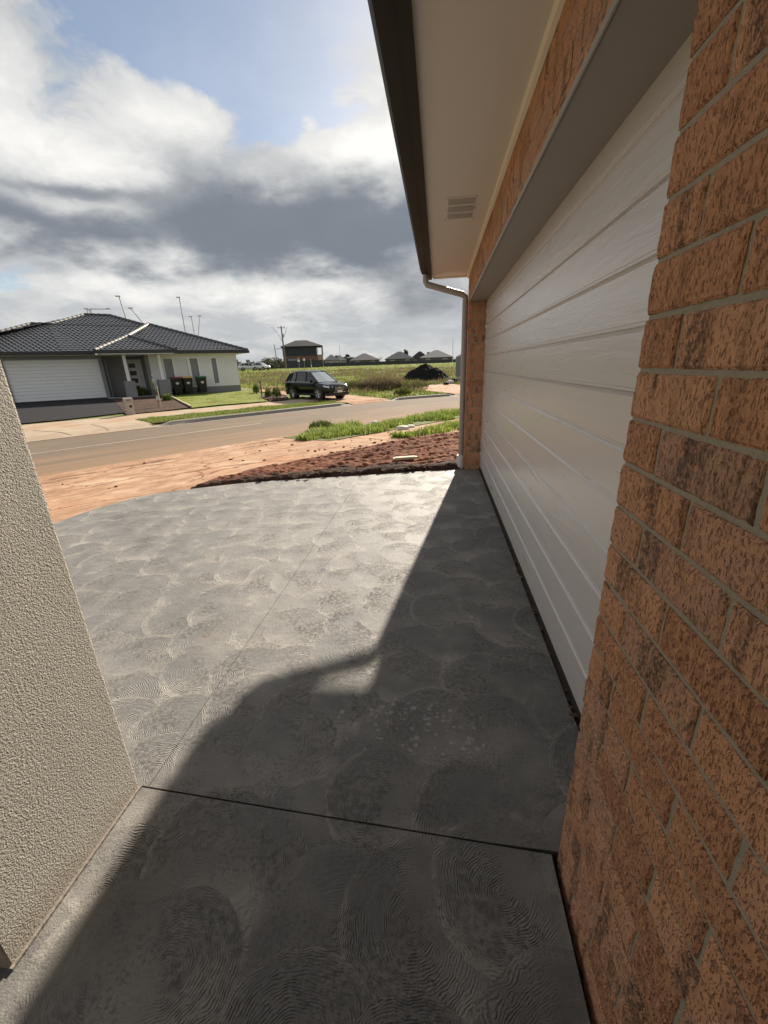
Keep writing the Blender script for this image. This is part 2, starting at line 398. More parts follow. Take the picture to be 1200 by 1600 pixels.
def mat_brick(name='rough_orange_brick', fine=1.0):
    m, t, fin = material(name); p = t.pos()
    r = t.attr('rnd', 'Fac'); off = t.comb(t.m('MULTIPLY', r, 37.0), t.m('MULTIPLY', r, 91.0), 0.0)
    q = t.vm('ADD', p, off)
    lo = t.noise(p, 9, 4)
    base = t.ramp(t.m('ADD', t.m('MULTIPLY', r, 0.75), t.m('MULTIPLY', lo, 0.25)), [(0.12, (0.36, 0.165, 0.090)), (0.34, (0.54, 0.262, 0.140)), (0.60, (0.63, 0.325, 0.185)), (0.88, (0.42, 0.245, 0.170))])
    base = t.mixc(t.ss(t.noise(q, 55, 4, 0.7), 0.4, 0.75), base, (0.62, 0.32, 0.165))
    # drag marks: tall thin pits
    pits = t.noise(t.scale(q, (330*fine, 330*fine, 115*fine)), 1.0, 3, 0.6, 0.12)
    pit = t.ss(pits, 0.45, 0.33)
    pits2 = t.noise(t.scale(q, (150*fine, 150*fine, 48*fine)), 1.0, 4, 0.62, 0.15); pit2 = t.ss(pits2, 0.43, 0.31)
    # manganese smears in upright bands
    band = t.noise(t.scale(q, (16, 16, 2.0)), 1.0, 2, 0.4)
    sm = t.m('MULTIPLY', t.ss(band, 0.52, 0.64), t.ss(t.noise(q, 95, 3, 0.7), 0.30, 0.62))
    sm = t.m('MULTIPLY', sm, t.ss(r, 0.08, 0.5))
    c = t.mixc(t.m('MULTIPLY', sm, 0.72), base, (0.042, 0.032, 0.028))
    c = t.mixc(t.m('MULTIPLY', t.m('MAXIMUM', pit, t.m('MULTIPLY', pit2, 0.6)), 0.46), c, (0.095, 0.038, 0.02))
    sp = t.ss(t.vor(p, 170), 0.16, 0.06); c = t.mixc(t.m('MULTIPLY', t.m('MULTIPLY', sp, t.ss(t.noise(p, 30), 0.52, 0.6)), 0.7), c, (0.62, 0.50, 0.38))
    h = t.m('ADD', t.m('MULTIPLY', pit, -0.0040), t.m('MULTIPLY', pit2, -0.0035))
    h = t.m('ADD', h, t.m('MULTIPLY', t.noise(q, 260, 4, 0.7), 0.0030))
    h = t.m('ADD', h, t.m('MULTIPLY', t.noise(t.scale(q, (60, 60, 30)), 1.0, 4, 0.6), 0.004))
    fin(c, 0.88, t.bump(h, 1.0, 1.0), 0.25); return m

def mat_mortar():
    m, t, fin = material('sandy_mortar'); p = t.pos()
    c = t.mixc(t.noise(p, 40, 4, 0.7), (0.27, 0.232, 0.175), (0.41, 0.355, 0.27))
    c = t.mixc(t.ss(t.vor(p, 300), 0.3, 0.1), c, (0.20, 0.17, 0.13))
    fin(c, 0.95, t.bump(t.noise(p, 320, 4, 0.7), 0.8, 0.003), 0.2); return m

def mat_render():
    m, t, fin = material('trowelled_acrylic_render'); p = t.pos()
    n1 = t.noise(p, 172, 3, 0.6, 0.8); v = t.vor(t.vm('ADD', p, t.scale(t.noise(p, 90, 2, out='Color'), (.008, .008, .008))), 230, 'SMOOTH_F1')
    h = t.m('ADD', t.m('MULTIPLY', n1, 0.0042), t.m('MULTIPLY', v, -0.0020))
    h = t.m('ADD', h, t.m('MULTIPLY', t.noise(p, 420, 3), 0.0012))
    c = t.mixc(t.noise(p, 2.2, 4), (0.44, 0.415, 0.365), (0.50, 0.475, 0.42))
    zz = t.sep(p)[2]
    c = t.mixc(t.m('MULTIPLY', t.ss(t.m('ADD', zz, t.m('MULTIPLY', t.m('SUBTRACT', t.noise(p, 7, 5, 0.65), 0.5), 0.22)), 0.12, 0.0), 0.4), c, (0.22, 0.165, 0.115))
    c = t.mixc(t.m('MULTIPLY', t.ss(t.noise(t.scale(p, (14, 14, 1.2)), 1.0, 4), 0.55, 0.75), 0.14), c, (0.26, 0.24, 0.21))
    c = t.mixc(t.m('MULTIPLY', t.ss(n1, 0.5, 0.36), 0.35), c, (0.31, 0.285, 0.235))
    fin(c, 0.85, t.bump(h, 1.0, 1.0), 0.3); return m

def mat_door():
    m, t, fin = material('embossed_steel_door'); p = t.pos()
    x, y, z = t.sep(p)
    row = t.m('FLOOR', t.m('DIVIDE', t.m('SUBTRACT', z, 0.036), 0.1770))
    q = t.comb(t.m('MULTIPLY', row, 3.7), t.m('MULTIPLY', y, 1.7), t.m('MULTIPLY', z, 34.0))
    dstort = t.noise(t.comb(row, t.m('MULTIPLY', y, 1.6), t.m('MULTIPLY', z, 7.0)), 1.0, 3)
    w = t.noise(t.vm('ADD', q, t.comb(0, 0, t.m('MULTIPLY', dstort, 6.0))), 1.0, 1, 0.4)
    w2 = t.noise(t.comb(row, t.m('MULTIPLY', y, 9.0), t.m('MULTIPLY', z, 150.0)), 1.0, 1, 0.5)
    h = t.m('ADD', t.m('MULTIPLY', w, 0.0030), t.m('MULTIPLY', w2, 0.0012))
    c = t.mixc(t.noise(p, 3.0, 3), (0.53, 0.492, 0.468), (0.565, 0.525, 0.50))
    dst = t.ss(t.m('ADD', z, t.m('MULTIPLY', t.m('SUBTRACT', t.noise(t.scale(p, (3, 3, 9)), 1.0, 5), 0.5), 0.5)), 0.42, 0.0)
    c = t.mixc(t.m('MULTIPLY', dst, 0.22), c, (0.36, 0.29, 0.22))
    fin(c, t.mixf(w, 0.25, 0.33), t.bump(h, 0.46, 1.0), 0.75); return m

def mat_clay():
    m, t, fin = material('clay_dusted_concrete'); p = t.pos()
    T = t.attr('td'); tt, dd, _ = t.sep(T)
    big = t.noise(p, 0.55, 5, 0.62); mid = t.noise(p, 2.6, 6, 0.66)
    c = t.mixc(t.ss(mid, 0.34, 0.66), (0.27, 0.158, 0.098), (0.385, 0.248, 0.162))
    c = t.mixc(t.ss(big, 0.52, 0.70), c, (0.34, 0.165, 0.09))
    c = t.mixc(t.m('MULTIPLY', t.ss(t.noise(t.vm('ADD', p, (4, 9, 0)), 0.9, 6, 0.66), 0.52, 0.68), 0.75), c, (0.47, 0.35, 0.25))
    # tyre smears along the street
    st = t.noise(t.comb(t.m('MULTIPLY', tt, 0.45), t.m('MULTIPLY', dd, 4.5), 0), 1.0, 5, 0.6)
    c = t.mixc(t.m('MULTIPLY', t.ss(st, 0.55, 0.68), 0.65), c, (0.23, 0.115, 0.065))
    # the muddy gutter line, and shrinkage cracks
    for off_, wd_, am in ((6.2, .9, .9), (6.55, 1.3, .8), (7.7, 1.6, .55), (8.8, 2.2, .45)):
        gl = t.m('ABSOLUTE', t.m('ADD', t.m('ADD', dd, off_), t.m('MULTIPLY', t.m('SUBTRACT', t.noise(t.vm('ADD', p, (off_, 0, 0)), 0.7, 5, 0.6), 0.5), wd_)))
        c = t.mixc(t.m('MULTIPLY', t.m('MULTIPLY', t.ss(gl, 0.13, 0.02), t.ss(t.noise(t.vm('ADD', p, (0, off_, 0)), 1.6, 5, 0.7), 0.42, 0.58)), am), c, (0.135, 0.075, 0.048))
    ck = t.vor(t.vm('ADD', t.scale(p, (0.55, 0.55, 0)), t.scale(t.noise(p, 1.5, 4, out='Color'), (0.5, 0.5, 0))), 1.0, 'DISTANCE_TO_EDGE')
    c = t.mixc(t.m('MULTIPLY', t.ss(ck, 0.022, 0.006), t.ss(big, 0.38, 0.52)), c, (0.17, 0.085, 0.05))
    sp = t.m('MULTIPLY', t.ss(t.vor(p, 5.0), 0.12, 0.06), t.ss(t.noise(p, 1.7), 0.5, 0.6)); c = t.mixc(t.m('MULTIPLY', sp, 0.8), c, (0.12, 0.06, 0.04))
    h = t.m('ADD', t.m('MULTIPLY', mid, 0.02), t.m('MULTIPLY', t.noise(p, 30, 4, 0.7), 0.006)); h = t.m('ADD', h, t.m('MULTIPLY', st, 0.035))
    fin(c, 0.95, t.bump(h, 0.9, 1.0), 0.12); return m

def mat_road():
    m, t, fin = material('dusty_asphalt'); p = t.pos()
    T = t.attr('td'); tt, dd, _ = t.sep(T)
    st = t.noise(t.comb(t.m('MULTIPLY', tt, 0.12), t.m('MULTIPLY', dd, 2.2), 0), 1.0, 5, 0.6)
    g = t.noise(p, 26, 4, 0.7); big = t.noise(p, 0.4, 4)
    c = t.mixc(g, (0.108, 0.084, 0.064), (0.182, 0.142, 0.108))
    dust = t.ss(t.m('ADD', t.m('MULTIPLY', dd, -0.17), t.m('MULTIPLY', t.m('SUBTRACT', st, 0.5), 1.6)), 0.35, 1.15)
    c = t.mixc(t.m('MULTIPLY', dust, 0.85), c, (0.25, 0.16, 0.10))
    c = t.mixc(t.m('MULTIPLY', t.ss(st, 0.5, 0.72), 0.45), c, (0.205, 0.16, 0.12))
    c = t.mixc(t.m('MULTIPLY', t.ss(big, 0.5, 0.7), 0.3), c, (0.21, 0.165, 0.125))
    fin(c, 0.95, t.bump(t.noise(p, 60, 4, 0.7), 0.7, 0.01), 0.12); return m

def mat_soil(name, a, b, cdust, scale=1.0, moist=False):
    m, t, fin = material(name); p = t.pos()
    n = t.noise(p, 7*scale, 6, 0.68); n2 = t.noise(p, 1.1*scale, 4)
    c = t.mixc(t.ss(n, 0.34, 0.66), a, b); c = t.mixc(t.m('MULTIPLY', t.ss(n2, 0.48, 0.68), 0.6), c, cdust)
    if moist:
        w_ = t.ss(t.m('ADD', t.attr('wet', 'Fac'), t.m('MULTIPLY', t.m('SUBTRACT', t.noise(p, 2.4, 5, 0.65), 0.5), 1.1)), 0.35, 0.65)
        c = t.mixc(t.m('MULTIPLY', w_, 0.88), c, t.mixc(n, (0.020, 0.014, 0.012), (0.062, 0.040, 0.031)))
    fin(c, 0.95, t.bump(t.noise(p, 34*scale, 5, 0.72), 1.0, 0.03), 0.15); return m

def mat_path():
    m, t, fin = material('dusty_footpath_concrete'); p = t.pos()
    n = t.noise(p, 1.3, 6, 0.65)
    c = t.mixc(t.ss(n, 0.35, 0.65), (0.31, 0.24, 0.175), (0.37, 0.30, 0.225))
    c = t.mixc(t.m('MULTIPLY', t.ss(t.noise(t.vm('ADD', p, (3, 3, 0)), 0.6, 5), 0.48, 0.66), 0.55), c, (0.33, 0.20, 0.12))
    fin(c, 0.95, t.bump(t.noise(p, 40, 4, 0.7), 0.5, 0.01), 0.12); return m

def mat_lawn(name, a, b, c3):
    m, t, fin = material(name); p = t.pos()
    n = t.noise(p, 1.8, 6, 0.7); f = t.noise(p, 24, 5, 0.75)
    c = t.mixc(t.ss(n, 0.35, 0.65), a, b); c = t.mixc(t.m('MULTIPLY', t.ss(f, 0.45, 0.7), 0.7), c, c3)
    fin(c, 0.9, t.bump(f, 1.0, 0.06), 0.2); return m

def mat_field():
    m, t, fin = material('rough_paddock'); p = t.pos()
    q = t.scale(p, (1, 1, 0))
    n = t.noise(q, 0.13, 6, 0.62); n2 = t.noise(t.vm('ADD', q, (31, 17, 0)), 0.32, 6, 0.68); f = t.noise(q, 3.5, 5, 0.75)
    c = t.ramp(n2, [(0.30, (0.085, 0.12, 0.028)), (0.46, (0.125, 0.165, 0.040)), (0.58, (0.20, 0.185, 0.075)), (0.72, (0.20, 0.15, 0.095))])
    c = t.mixc(t.ss(n, 0.54, 0.66), c, (0.14, 0.19, 0.045)); c = t.mixc(t.ss(f, 0.5, 0.75), c, (0.09, 0.085, 0.045))
    fin(c, 0.95, t.bump(f, 1.0, 0.15), 0.1); return m

def mat_blades(name, trans=0.45):
    m, t, fin = material(name); b = t.n['Principled BSDF']; out = t.n['Material Output']
    a = t.attr('Col'); n = t.noise(t.pos(), 9, 3)
    c = t.mixc(t.m('MULTIPLY', n, 0.35), a, t.mixc(0.5, a, (0.20, 0.16, 0.07)))
    t.put(b.inputs['Base Color'], c); b.inputs['Roughness'].default_value = 0.6; b.inputs['Specular IOR Level'].default_value = 0.3
    tr = t.new('ShaderNodeBsdfTranslucent'); t.put(tr.inputs[0], c)
    mx = t.new('ShaderNodeMixShader'); mx.inputs[0].default_value = trans
    t.l.new(b.outputs[0], mx.inputs[1]); t.l.new(tr.outputs[0], mx.inputs[2]); t.l.new(mx.outputs[0], out.inputs[0]); return m

def mat_tile():
    m, t, fin = material('charcoal_roof_tile'); p = t.pos()
    n = t.noise(p, 3.0, 4); w = t.new('ShaderNodeTexWhiteNoise', noise_dimensions='3D'); t.put(w.inputs['Vector'], t.vm('FLOOR', t.scale(p, (3.2, 3.2, 7.0))))
    c = t.mixc(n, (0.040, 0.043, 0.050), (0.066, 0.070, 0.080)); c = t.mixc(t.m('MULTIPLY', w.outputs['Value'], 0.35), c, (0.085, 0.088, 0.098))
    fin(c, 0.32, t.bump(t.noise(p, 40, 3), 0.3, 0.01), 0.6); return m

M = {}
M['concrete'] = mat_concrete(); M['brick'] = mat_brick(); M['mortar'] = mat_mortar(); M['render'] = mat_render(); M['door'] = mat_door()
M['clay'] = mat_clay(); M['road'] = mat_road(); M['path'] = mat_path(); M['field'] = mat_field(); M['tile'] = mat_tile()
M['soil'] = mat_soil('red_tilled_soil', (0.12, 0.045, 0.026), (0.245, 0.095, 0.052), (0.31, 0.135, 0.075), moist=True)
M['darksoil'] = mat_soil('dark_garden_soil', (0.030, 0.018, 0.013), (0.075, 0.040, 0.026), (0.10, 0.05, 0.03))
M['blacksoil'] = mat_soil('black_topsoil', (0.006, 0.006, 0.006), (0.018, 0.016, 0.015), (0.012, 0.011, 0.011))
M['lawn'] = mat_lawn('mown_lawn', (0.15, 0.185, 0.028), (0.21, 0.235, 0.038), (0.26, 0.25, 0.06))
M['verge'] = mat_lawn('verge_grass', (0.085, 0.11, 0.025), (0.13, 0.15, 0.035), (0.18, 0.15, 0.07))
M['blade'] = mat_blades('grass_blade'); M['dryblade'] = mat_blades('dry_weed_stem', 0.3); M['leaf'] = mat_blades('leaf', 0.35)
M['kerb'] = plain('weathered_kerb_concrete', (0.20, 0.175, 0.15), 0.85, 0.3, 5, 0.4, 50)
M['soffit'] = plain('painted_soffit_sheet', (0.66, 0.605, 0.535), 0.75, 0.03, 2.0, 0.05, 200)
M['bead'] = plain('cream_timber_bead', (0.74, 0.66, 0.52), 0.6, 0.05, 6)
M['gutter'] = plain('bronze_grey_gutter', (0.024, 0.020, 0.017), 0.65, 0.05, 3, spec=0.2)
M['lining'] = plain('grey_reveal_lining', (0.30, 0.272, 0.245), 0.55, 0.04, 3)
M['pipe'] = plain('grey_beige_downpipe', (0.34, 0.30, 0.27), 0.4, 0.05, 5)
M['pvc'] = plain('white_pvc', (0.62, 0.60, 0.57), 0.45, 0.06, 12)
M['rubber'] = plain('black_rubber', (0.018, 0.017, 0.016), 0.7, 0.2, 20)
M['white'] = plain('white_paint', (0.80, 0.80, 0.81), 0.5, 0.04, 4)
M['offwhite'] = plain('off_white_cladding', (0.72, 0.72, 0.735), 0.55, 0.04, 2)
M['greyrender'] = plain('mid_grey_render', (0.235, 0.235, 0.24), 0.85, 0.08, 3, 0.3, 60)
M['plinth'] = plain('grey_brick_plinth', (0.20, 0.20, 0.205), 0.85, 0.15, 9, 0.4, 40)
M['darkfascia'] = plain('charcoal_fascia', (0.030, 0.030, 0.033), 0.45, 0.1, 4)
M['cap'] = plain('sun_glint_ridge_cap', (0.125, 0.12, 0.115), 0.6, 0.15, 4)  # lighter cap colour paints the sun glint along some hips
M['darkcap'] = plain('charcoal_ridge_cap', (0.055, 0.057, 0.064), 0.45, 0.15, 4)
M['drive'] = plain('charcoal_driveway', (0.020, 0.020, 0.023), 0.95, 0.25, 2, 0.3, 30, spec=.1)
M['blind'] = plain('grey_window_blind', (0.20, 0.21, 0.22), 0.25, 0.08, 4, spec=0.6)
M['darkglass'] = plain('dark_window_glass', (0.010, 0.011, 0.012), 0.12, 0.1, 4, spec=0.25)
M['carpaint'] = plain('black_car_paint', (0.003, 0.004, 0.006), 0.14, 0.1, 3, spec=0.3, coat=0.35)
M['windscreen'] = plain('sky_sheen_tinted_windscreen', (0.42, 0.46, 0.48), 0.06, 0.05, 3, spec=1.0, metal=0.5, coat=1.0)  # pale, part-metal base puts the bright sky reflection into the colour
M['whitecar'] = plain('white_car_paint', (0.72, 0.73, 0.74), 0.2, 0.03, 3, coat=0.8)
M['carglass'] = plain('tinted_car_glass', (0.010, 0.012, 0.014), 0.04, 0.1, 3, spec=0.8)
M['tyre'] = plain('tyre_rubber', (0.016, 0.016, 0.016), 0.85, 0.2, 14)
M['alloy'] = plain('alloy_wheel', (0.50, 0.50, 0.51), 0.3, 0.05, 8, metal=0.9)
M['chrome'] = plain('chrome_trim', (0.70, 0.70, 0.71), 0.15, 0.03, 8, metal=1.0)
M['blackplastic'] = plain('black_plastic', (0.018, 0.018, 0.019), 0.5, 0.15, 10)
M['lamp'] = plain('headlamp_lens', (0.62, 0.64, 0.67), 0.12, 0.04, 8, spec=0.8)
M['redlens'] = plain('red_lamp_lens', (0.28, 0.012, 0.010), 0.2, 0.1, 8)
M['plate'] = plain('number_plate_white', (0.75, 0.74, 0.72), 0.5, 0.03, 20)
M['binbody'] = plain('dark_green_black_bin_plastic', (0.012, 0.015, 0.013), 0.45, 0.15, 6)
M['redlid'] = plain('dark_red_bin_lid', (0.21, 0.014, 0.024), 0.45, 0.1, 6)
M['yellowlid'] = plain('yellow_bin_lid', (0.48, 0.31, 0.03), 0.45, 0.1, 6)
M['greenlid'] = plain('green_bin_lid', (0.012, 0.17, 0.07), 0.45, 0.1, 6)
M['sticker'] = plain('pale_sticker', (0.58, 0.58, 0.57), 0.5, 0.05, 20)
M['galv'] = plain('galvanised_steel', (0.46, 0.47, 0.48), 0.5, 0.08, 6, metal=0.2)
M['timberpole'] = plain('weathered_timber_pole', (0.15, 0.135, 0.12), 0.85, 0.2, 3)
M['darkclad'] = plain('slate_grey_cladding', (0.036, 0.042, 0.050), 0.8, 0.06, 0.5)
M['brownbrick'] = plain('brown_brickwork', (0.155, 0.095, 0.066), 0.85, 0.15, 0.8)
M['tanbrick'] = plain('tan_brickwork', (0.34, 0.26, 0.19), 0.85, 0.12, 0.8)
M['fence'] = plain('dark_grey_steel_fence', (0.040, 0.042, 0.050), 0.6, 0.06, 0.4)
M['greyroof'] = plain('grey_tiled_roof', (0.17, 0.165, 0.165), 0.9, 0.15, 0.6, 0.3, 6, spec=.15)
M['paleroof'] = plain('pale_grey_tiled_roof', (0.27, 0.262, 0.25), 0.9, 0.15, 0.6, 0.3, 6, spec=.15)
M['slateroof'] = plain('slate_roof', (0.045, 0.044, 0.047), 0.9, 0.1, 0.6, 0.3, 6, spec=.15)
M['farwall'] = plain('dark_brick_wall', (0.14, 0.12, 0.105), 0.85, 0.15, 0.6)  # dark grey-brown brick tone
M['palewall'] = plain('pale_brick_wall', (0.42, 0.38, 0.32), 0.85, 0.1, 0.6)
M['signred'] = plain('red_sign_paint', (0.45, 0.05, 0.03), 0.5, 0.08, 6)
M['timber'] = plain('pale_sawn_timber', (0.52, 0.43, 0.30), 0.8, 0.15, 12, 0.3, 60)
M['stone'] = plain('pale_rubble', (0.55, 0.52, 0.48), 0.85, 0.2, 9, 0.6, 30)
M['shade'] = plain('grey_shade_cloth', (0.22, 0.225, 0.22), 0.85, 0.12, 3)
M['trunk'] = plain('grey_brown_bark', (0.10, 0.078, 0.060), 0.9, 0.25, 8, 0.5, 30)
M['letterbox'] = plain('beige_rendered_letterbox', (0.40, 0.365, 0.325), 0.85, 0.08, 6, 0.3, 60)
M['debris'] = plain('brown_rubble', (0.10, 0.06, 0.04), 0.9, 0.4, 30, 0.6, 80)
M['line'] = plain('worn_pale_line', (0.32, 0.26, 0.20), 0.8, 0.2, 3)
M['joint'] = plain('saw_cut_joint', (0.16, 0.105, 0.07), 0.9, 0.2, 6)
M['black'] = plain('black_enamel', (0.010, 0.010, 0.011), 0.4, 0.1, 8)

# ================================================================== THE SETTING
def strip(name, t0, t1, d0, d1, mat, off=0.0, res=0.25, dres=None, skirt=0.0, zfun=None, **kw):
    nt = max(2, int((t1-t0)/res)+1); nd = max(2, int((d1-d0)/(dres or res))+1)
    T, D = np.meshgrid(np.linspace(t0, t1, nt), np.linspace(d0, d1, nd), indexing='ij')
    P = pt(T.ravel(), D.ravel()); z = (zfun or zd)(D.ravel())+off
    return np_mesh(name, np.c_[P, z], grid_faces(nt, nd)[:, ::-1], mat, attrs={'td': np.c_[T.ravel(), D.ravel(), 0*T.ravel()]}, kind='structure', **kw)

# terrain: one sheet to the horizon, a hand's breadth under the paving near the street
def axis(a, b, fine0, fine1, step, far):
    m = np.arange(fine0, fine1+1e-6, step); l = fine0-np.geomspace(step, fine0-a, far)[::-1]; r = fine1+np.geomspace(step, b-fine1, far); return np.concatenate([l, m, r])
gx = axis(-900, 900, -30, 14, 0.6, 30); gy = axis(-120, 1600, -4, 60, 0.6, 34)
GX, GY = np.meshgrid(gx, gy, indexing='ij'); gz_ = zf(GX.ravel(), GY.ravel()); gT, gD = td(GX.ravel(), GY.ravel())
gz_ = gz_-0.03-0.17*((gD > -14) & (gD < 1.2))-0.10*(gD <= -8)
gz_ += 0.05*np.sin(GX.ravel()*0.23+1)*np.sin(GY.ravel()*0.17)*(gD > 30)
np_mesh('ground', np.c_[GX.ravel(), GY.ravel(), gz_], grid_faces(len(gx), len(gy)), M['field'], smooth=True, kind='structure')

strip('road', 22, 78, -5.95, 0.0, M['road'], 0.0)
strip('clay_crossover', 30, 45.2, -10.25, -5.7, M['clay'], 0.006)
strip('clay_verge', 45.0, 62, -10.6, -5.7, M['clay'], -0.004)

# kerb: rolled concrete edge with dropped ends at the two crossovers
def kerb(t0, t1, drop0, drop1):
    prof = [(-0.16, -0.298), (0.0, -0.292), (0.05, -0.20), (0.09, -0.172), (0.19, -0.168), (0.24, -0.185), (0.26, -0.24)]
    ts = np.arange(t0, t1+.01, 0.2); V = []
    for q in ts:
        f = 1.0
        if drop0: f = min(f, sst(0, 0.7, q-t0))
        if drop1: f = min(f, sst(0, 0.7, t1-q))
        for d, z in prof:
            p = pt(np.array([q]), np.array([d]))[0]; V.append((p[0], p[1], -0.296+(z+0.296)*max(f, 0.12)))
    return V, grid_faces(len(ts), len(prof))
kv = []; kf = []
for a in ((43.9, 52.6, True, True), (55.0, 59.2, True, True), (62.5, 76, True, False), (22, 39.0, False, True)):
    V, F = kerb(*a); kf.append(F[:, ::-1]+len(kv)); kv += V
np_mesh('kerb', kv, np.concatenate(kf), M['kerb'], smooth=True, kind='structure')

# far side: paving, lawns
strip('footpath', 28, 52.4, 2.2, 4.15, M['path'], 0.006)
strip('house_crossover', 39.0, 44.25, -0.02, 2.2, M['path'], 0.004, zfun=lambda D: np.where(D < 0.6, -.296+.1*np.clip(D/0.6, 0, 1), -.2+.27*sst(1, 14, D)))
strip('car_crossover', 52.6, 55.0, -0.02, 4.4, M['clay'], 0.004, zfun=lambda D: np.where(D < 0.6, -.296+.1*np.clip(D/0.6, 0, 1), -.2+.27*sst(1, 14, D)))
strip('sand_crossover', 59.2, 62.5, -0.02, 8.0, M['clay'], 0.004, zfun=lambda D: np.where(D < 0.6, -.296+.1*np.clip(D/0.6, 0, 1), -.2+.27*sst(1, 14, D)))
strip('nature_strip_lawn', 44.0, 52.5, 0.25, 2.2, M['verge'], 0.012)
strip('worn_road_line', 36, 46.5, -2.58, -2.50, M['line'], 0.004, dres=0.04)
strip('near_verge_soil', 45.05, 62, -7.9, -5.9, M['verge'], 0.012)
# saw cuts across the house crossover
for k, (ta, da, tb, db) in enumerate([(41.0, 2.1, 41.6, 0.15), (42.6, 2.15, 42.6, 0.2)]):
    s = np.linspace(0, 1, 14); A = pt(ta+(tb-ta)*s, da+(db-da)*s); d_ = da+(db-da)*s; z = np.where(d_ < 0.6, -.296+.1*np.clip(d_/0.6, 0, 1), -.2+.27*sst(1, 14, d_))+0.008
    dirn = A[-1]-A[0]; nn = np.array([-dirn[1], dirn[0]])/np.linalg.norm(dirn)*0.02
    V = np.concatenate([np.c_[A-nn, z], np.c_[A+nn, z]]); n = len(s)
    np_mesh('expansion_joint', V, np.array([[i, i+1, n+i+1, n+i] for i in range(n-1)]), M['joint'], kind='structure')

def patch(name, pix, mat, off=0.016, **kw):
    P = [march(*q) for q in pix]; V = [(p[0], p[1], zf1(p[0], p[1])+off) for p in P]
    me = bpy.data.meshes.new(name); me.from_pydata(V, [], [list(range(len(V)))]); bm = bmesh.new(); bm.from_mesh(me)
    bmesh.ops.triangulate(bm, faces=bm.faces); bmesh.ops.subdivide_edges(bm, edges=bm.edges, cuts=5, use_grid_fill=True)
    XY = np.array([(v.co.x, v.co.y) for v in bm.verts]); Z = zf(XY[:, 0], XY[:, 1])+off
    for v, z in zip(bm.verts, Z): v.co.z = z
    bmesh.ops.recalc_face_normals(bm, faces=bm.faces); bm.normal_update()
    if sum(f.normal.z for f in bm.faces) < 0: bmesh.ops.reverse_faces(bm, faces=bm.faces)
    bm.to_mesh(me); bm.free(); me.materials.append(mat)
    o = bpy.data.objects.new(name, me); link(o); return set_props(o, kind='structure', **kw)
patch('house_driveway', [(-40, 668), (36, 662), (110, 655), (197, 645), (170, 620), (20, 629), (-60, 634)], M['drive'])
patch('garden_bed', [(197, 648), (250, 643), (299, 637), (268, 620), (250, 612), (212, 612), (172, 620)], M['darksoil'], 0.022)
patch('front_lawn', [(300, 638), (345, 633), (419, 627.5), (409, 623), (396, 614), (384, 611), (340, 617), (269, 620.5)], M['lawn'], 0.026)
patch('bare_earth', [(405, 612), (448, 618), (452, 609), (440, 603), (410, 604)], M['clay'], 0.02)
patch('seedling_bed', [(404, 620), (422, 627), (452, 625), (449, 619.5), (425, 617)], M['darksoil'], 0.03)

# ------------------------------------------------------------------ driveway slab: separate bays with real saw cuts between them
out_curve = catmull([(.60, 5.66), (.28, 5.608), (-.289, 5.468), (-1.386, 5.198), (-2.353, 4.939), (-3.12, 4.577), (-3.50, 4.30), (-3.72, 3.83), (-3.80, 3.3), (-3.86, 2.2), (-3.9, .95)], 6)
outline = [(.56, .856), (.56, 5.62)]+[tuple(p) for p in out_curve]
porch = [(-1.6, -2.4), (.345, -2.4), (.345, .852), (-1.04, .921), (-1.6, .95)]
def clip(poly, a, b, c):      # keep a*x+b*y <= c
    o = []
    for i in range(len(poly)):
        p, q = poly[i-1], poly[i]; fp = a*p[0]+b*p[1]-c; fq = a*q[0]+b*q[1]-c
        if (fp <= 0) != (fq <= 0):
            t = fp/(fp-fq); o.append((p[0]+(q[0]-p[0])*t, p[1]+(q[1]-p[1])*t))
        if fq <= 0: o.append(q)
    return o
slab = MB(); g = 0.0028
L1 = (-.0507, -1.0)       # edge of the apron: y = .870-.0507*x
apron = clip(outline, -.0507, -1.0, -(.870+g))
for xs in (1, -1):
    for ys in (1, -1):
        q = clip(apron, xs, 0, xs*-1.0-.0012); q = clip(q, 0, ys, ys*3.36-.0007)
        if len(q) > 2: slab.prism(q, -0.10, 0.0, 'xy')
pq = clip(porch, .0507, 1.0, .870-g)
slab.prism(pq, -0.10, 0.0, 'xy')
slab.build('driveway_slab', M['concrete'], bevel=0.0008, kind='structure')

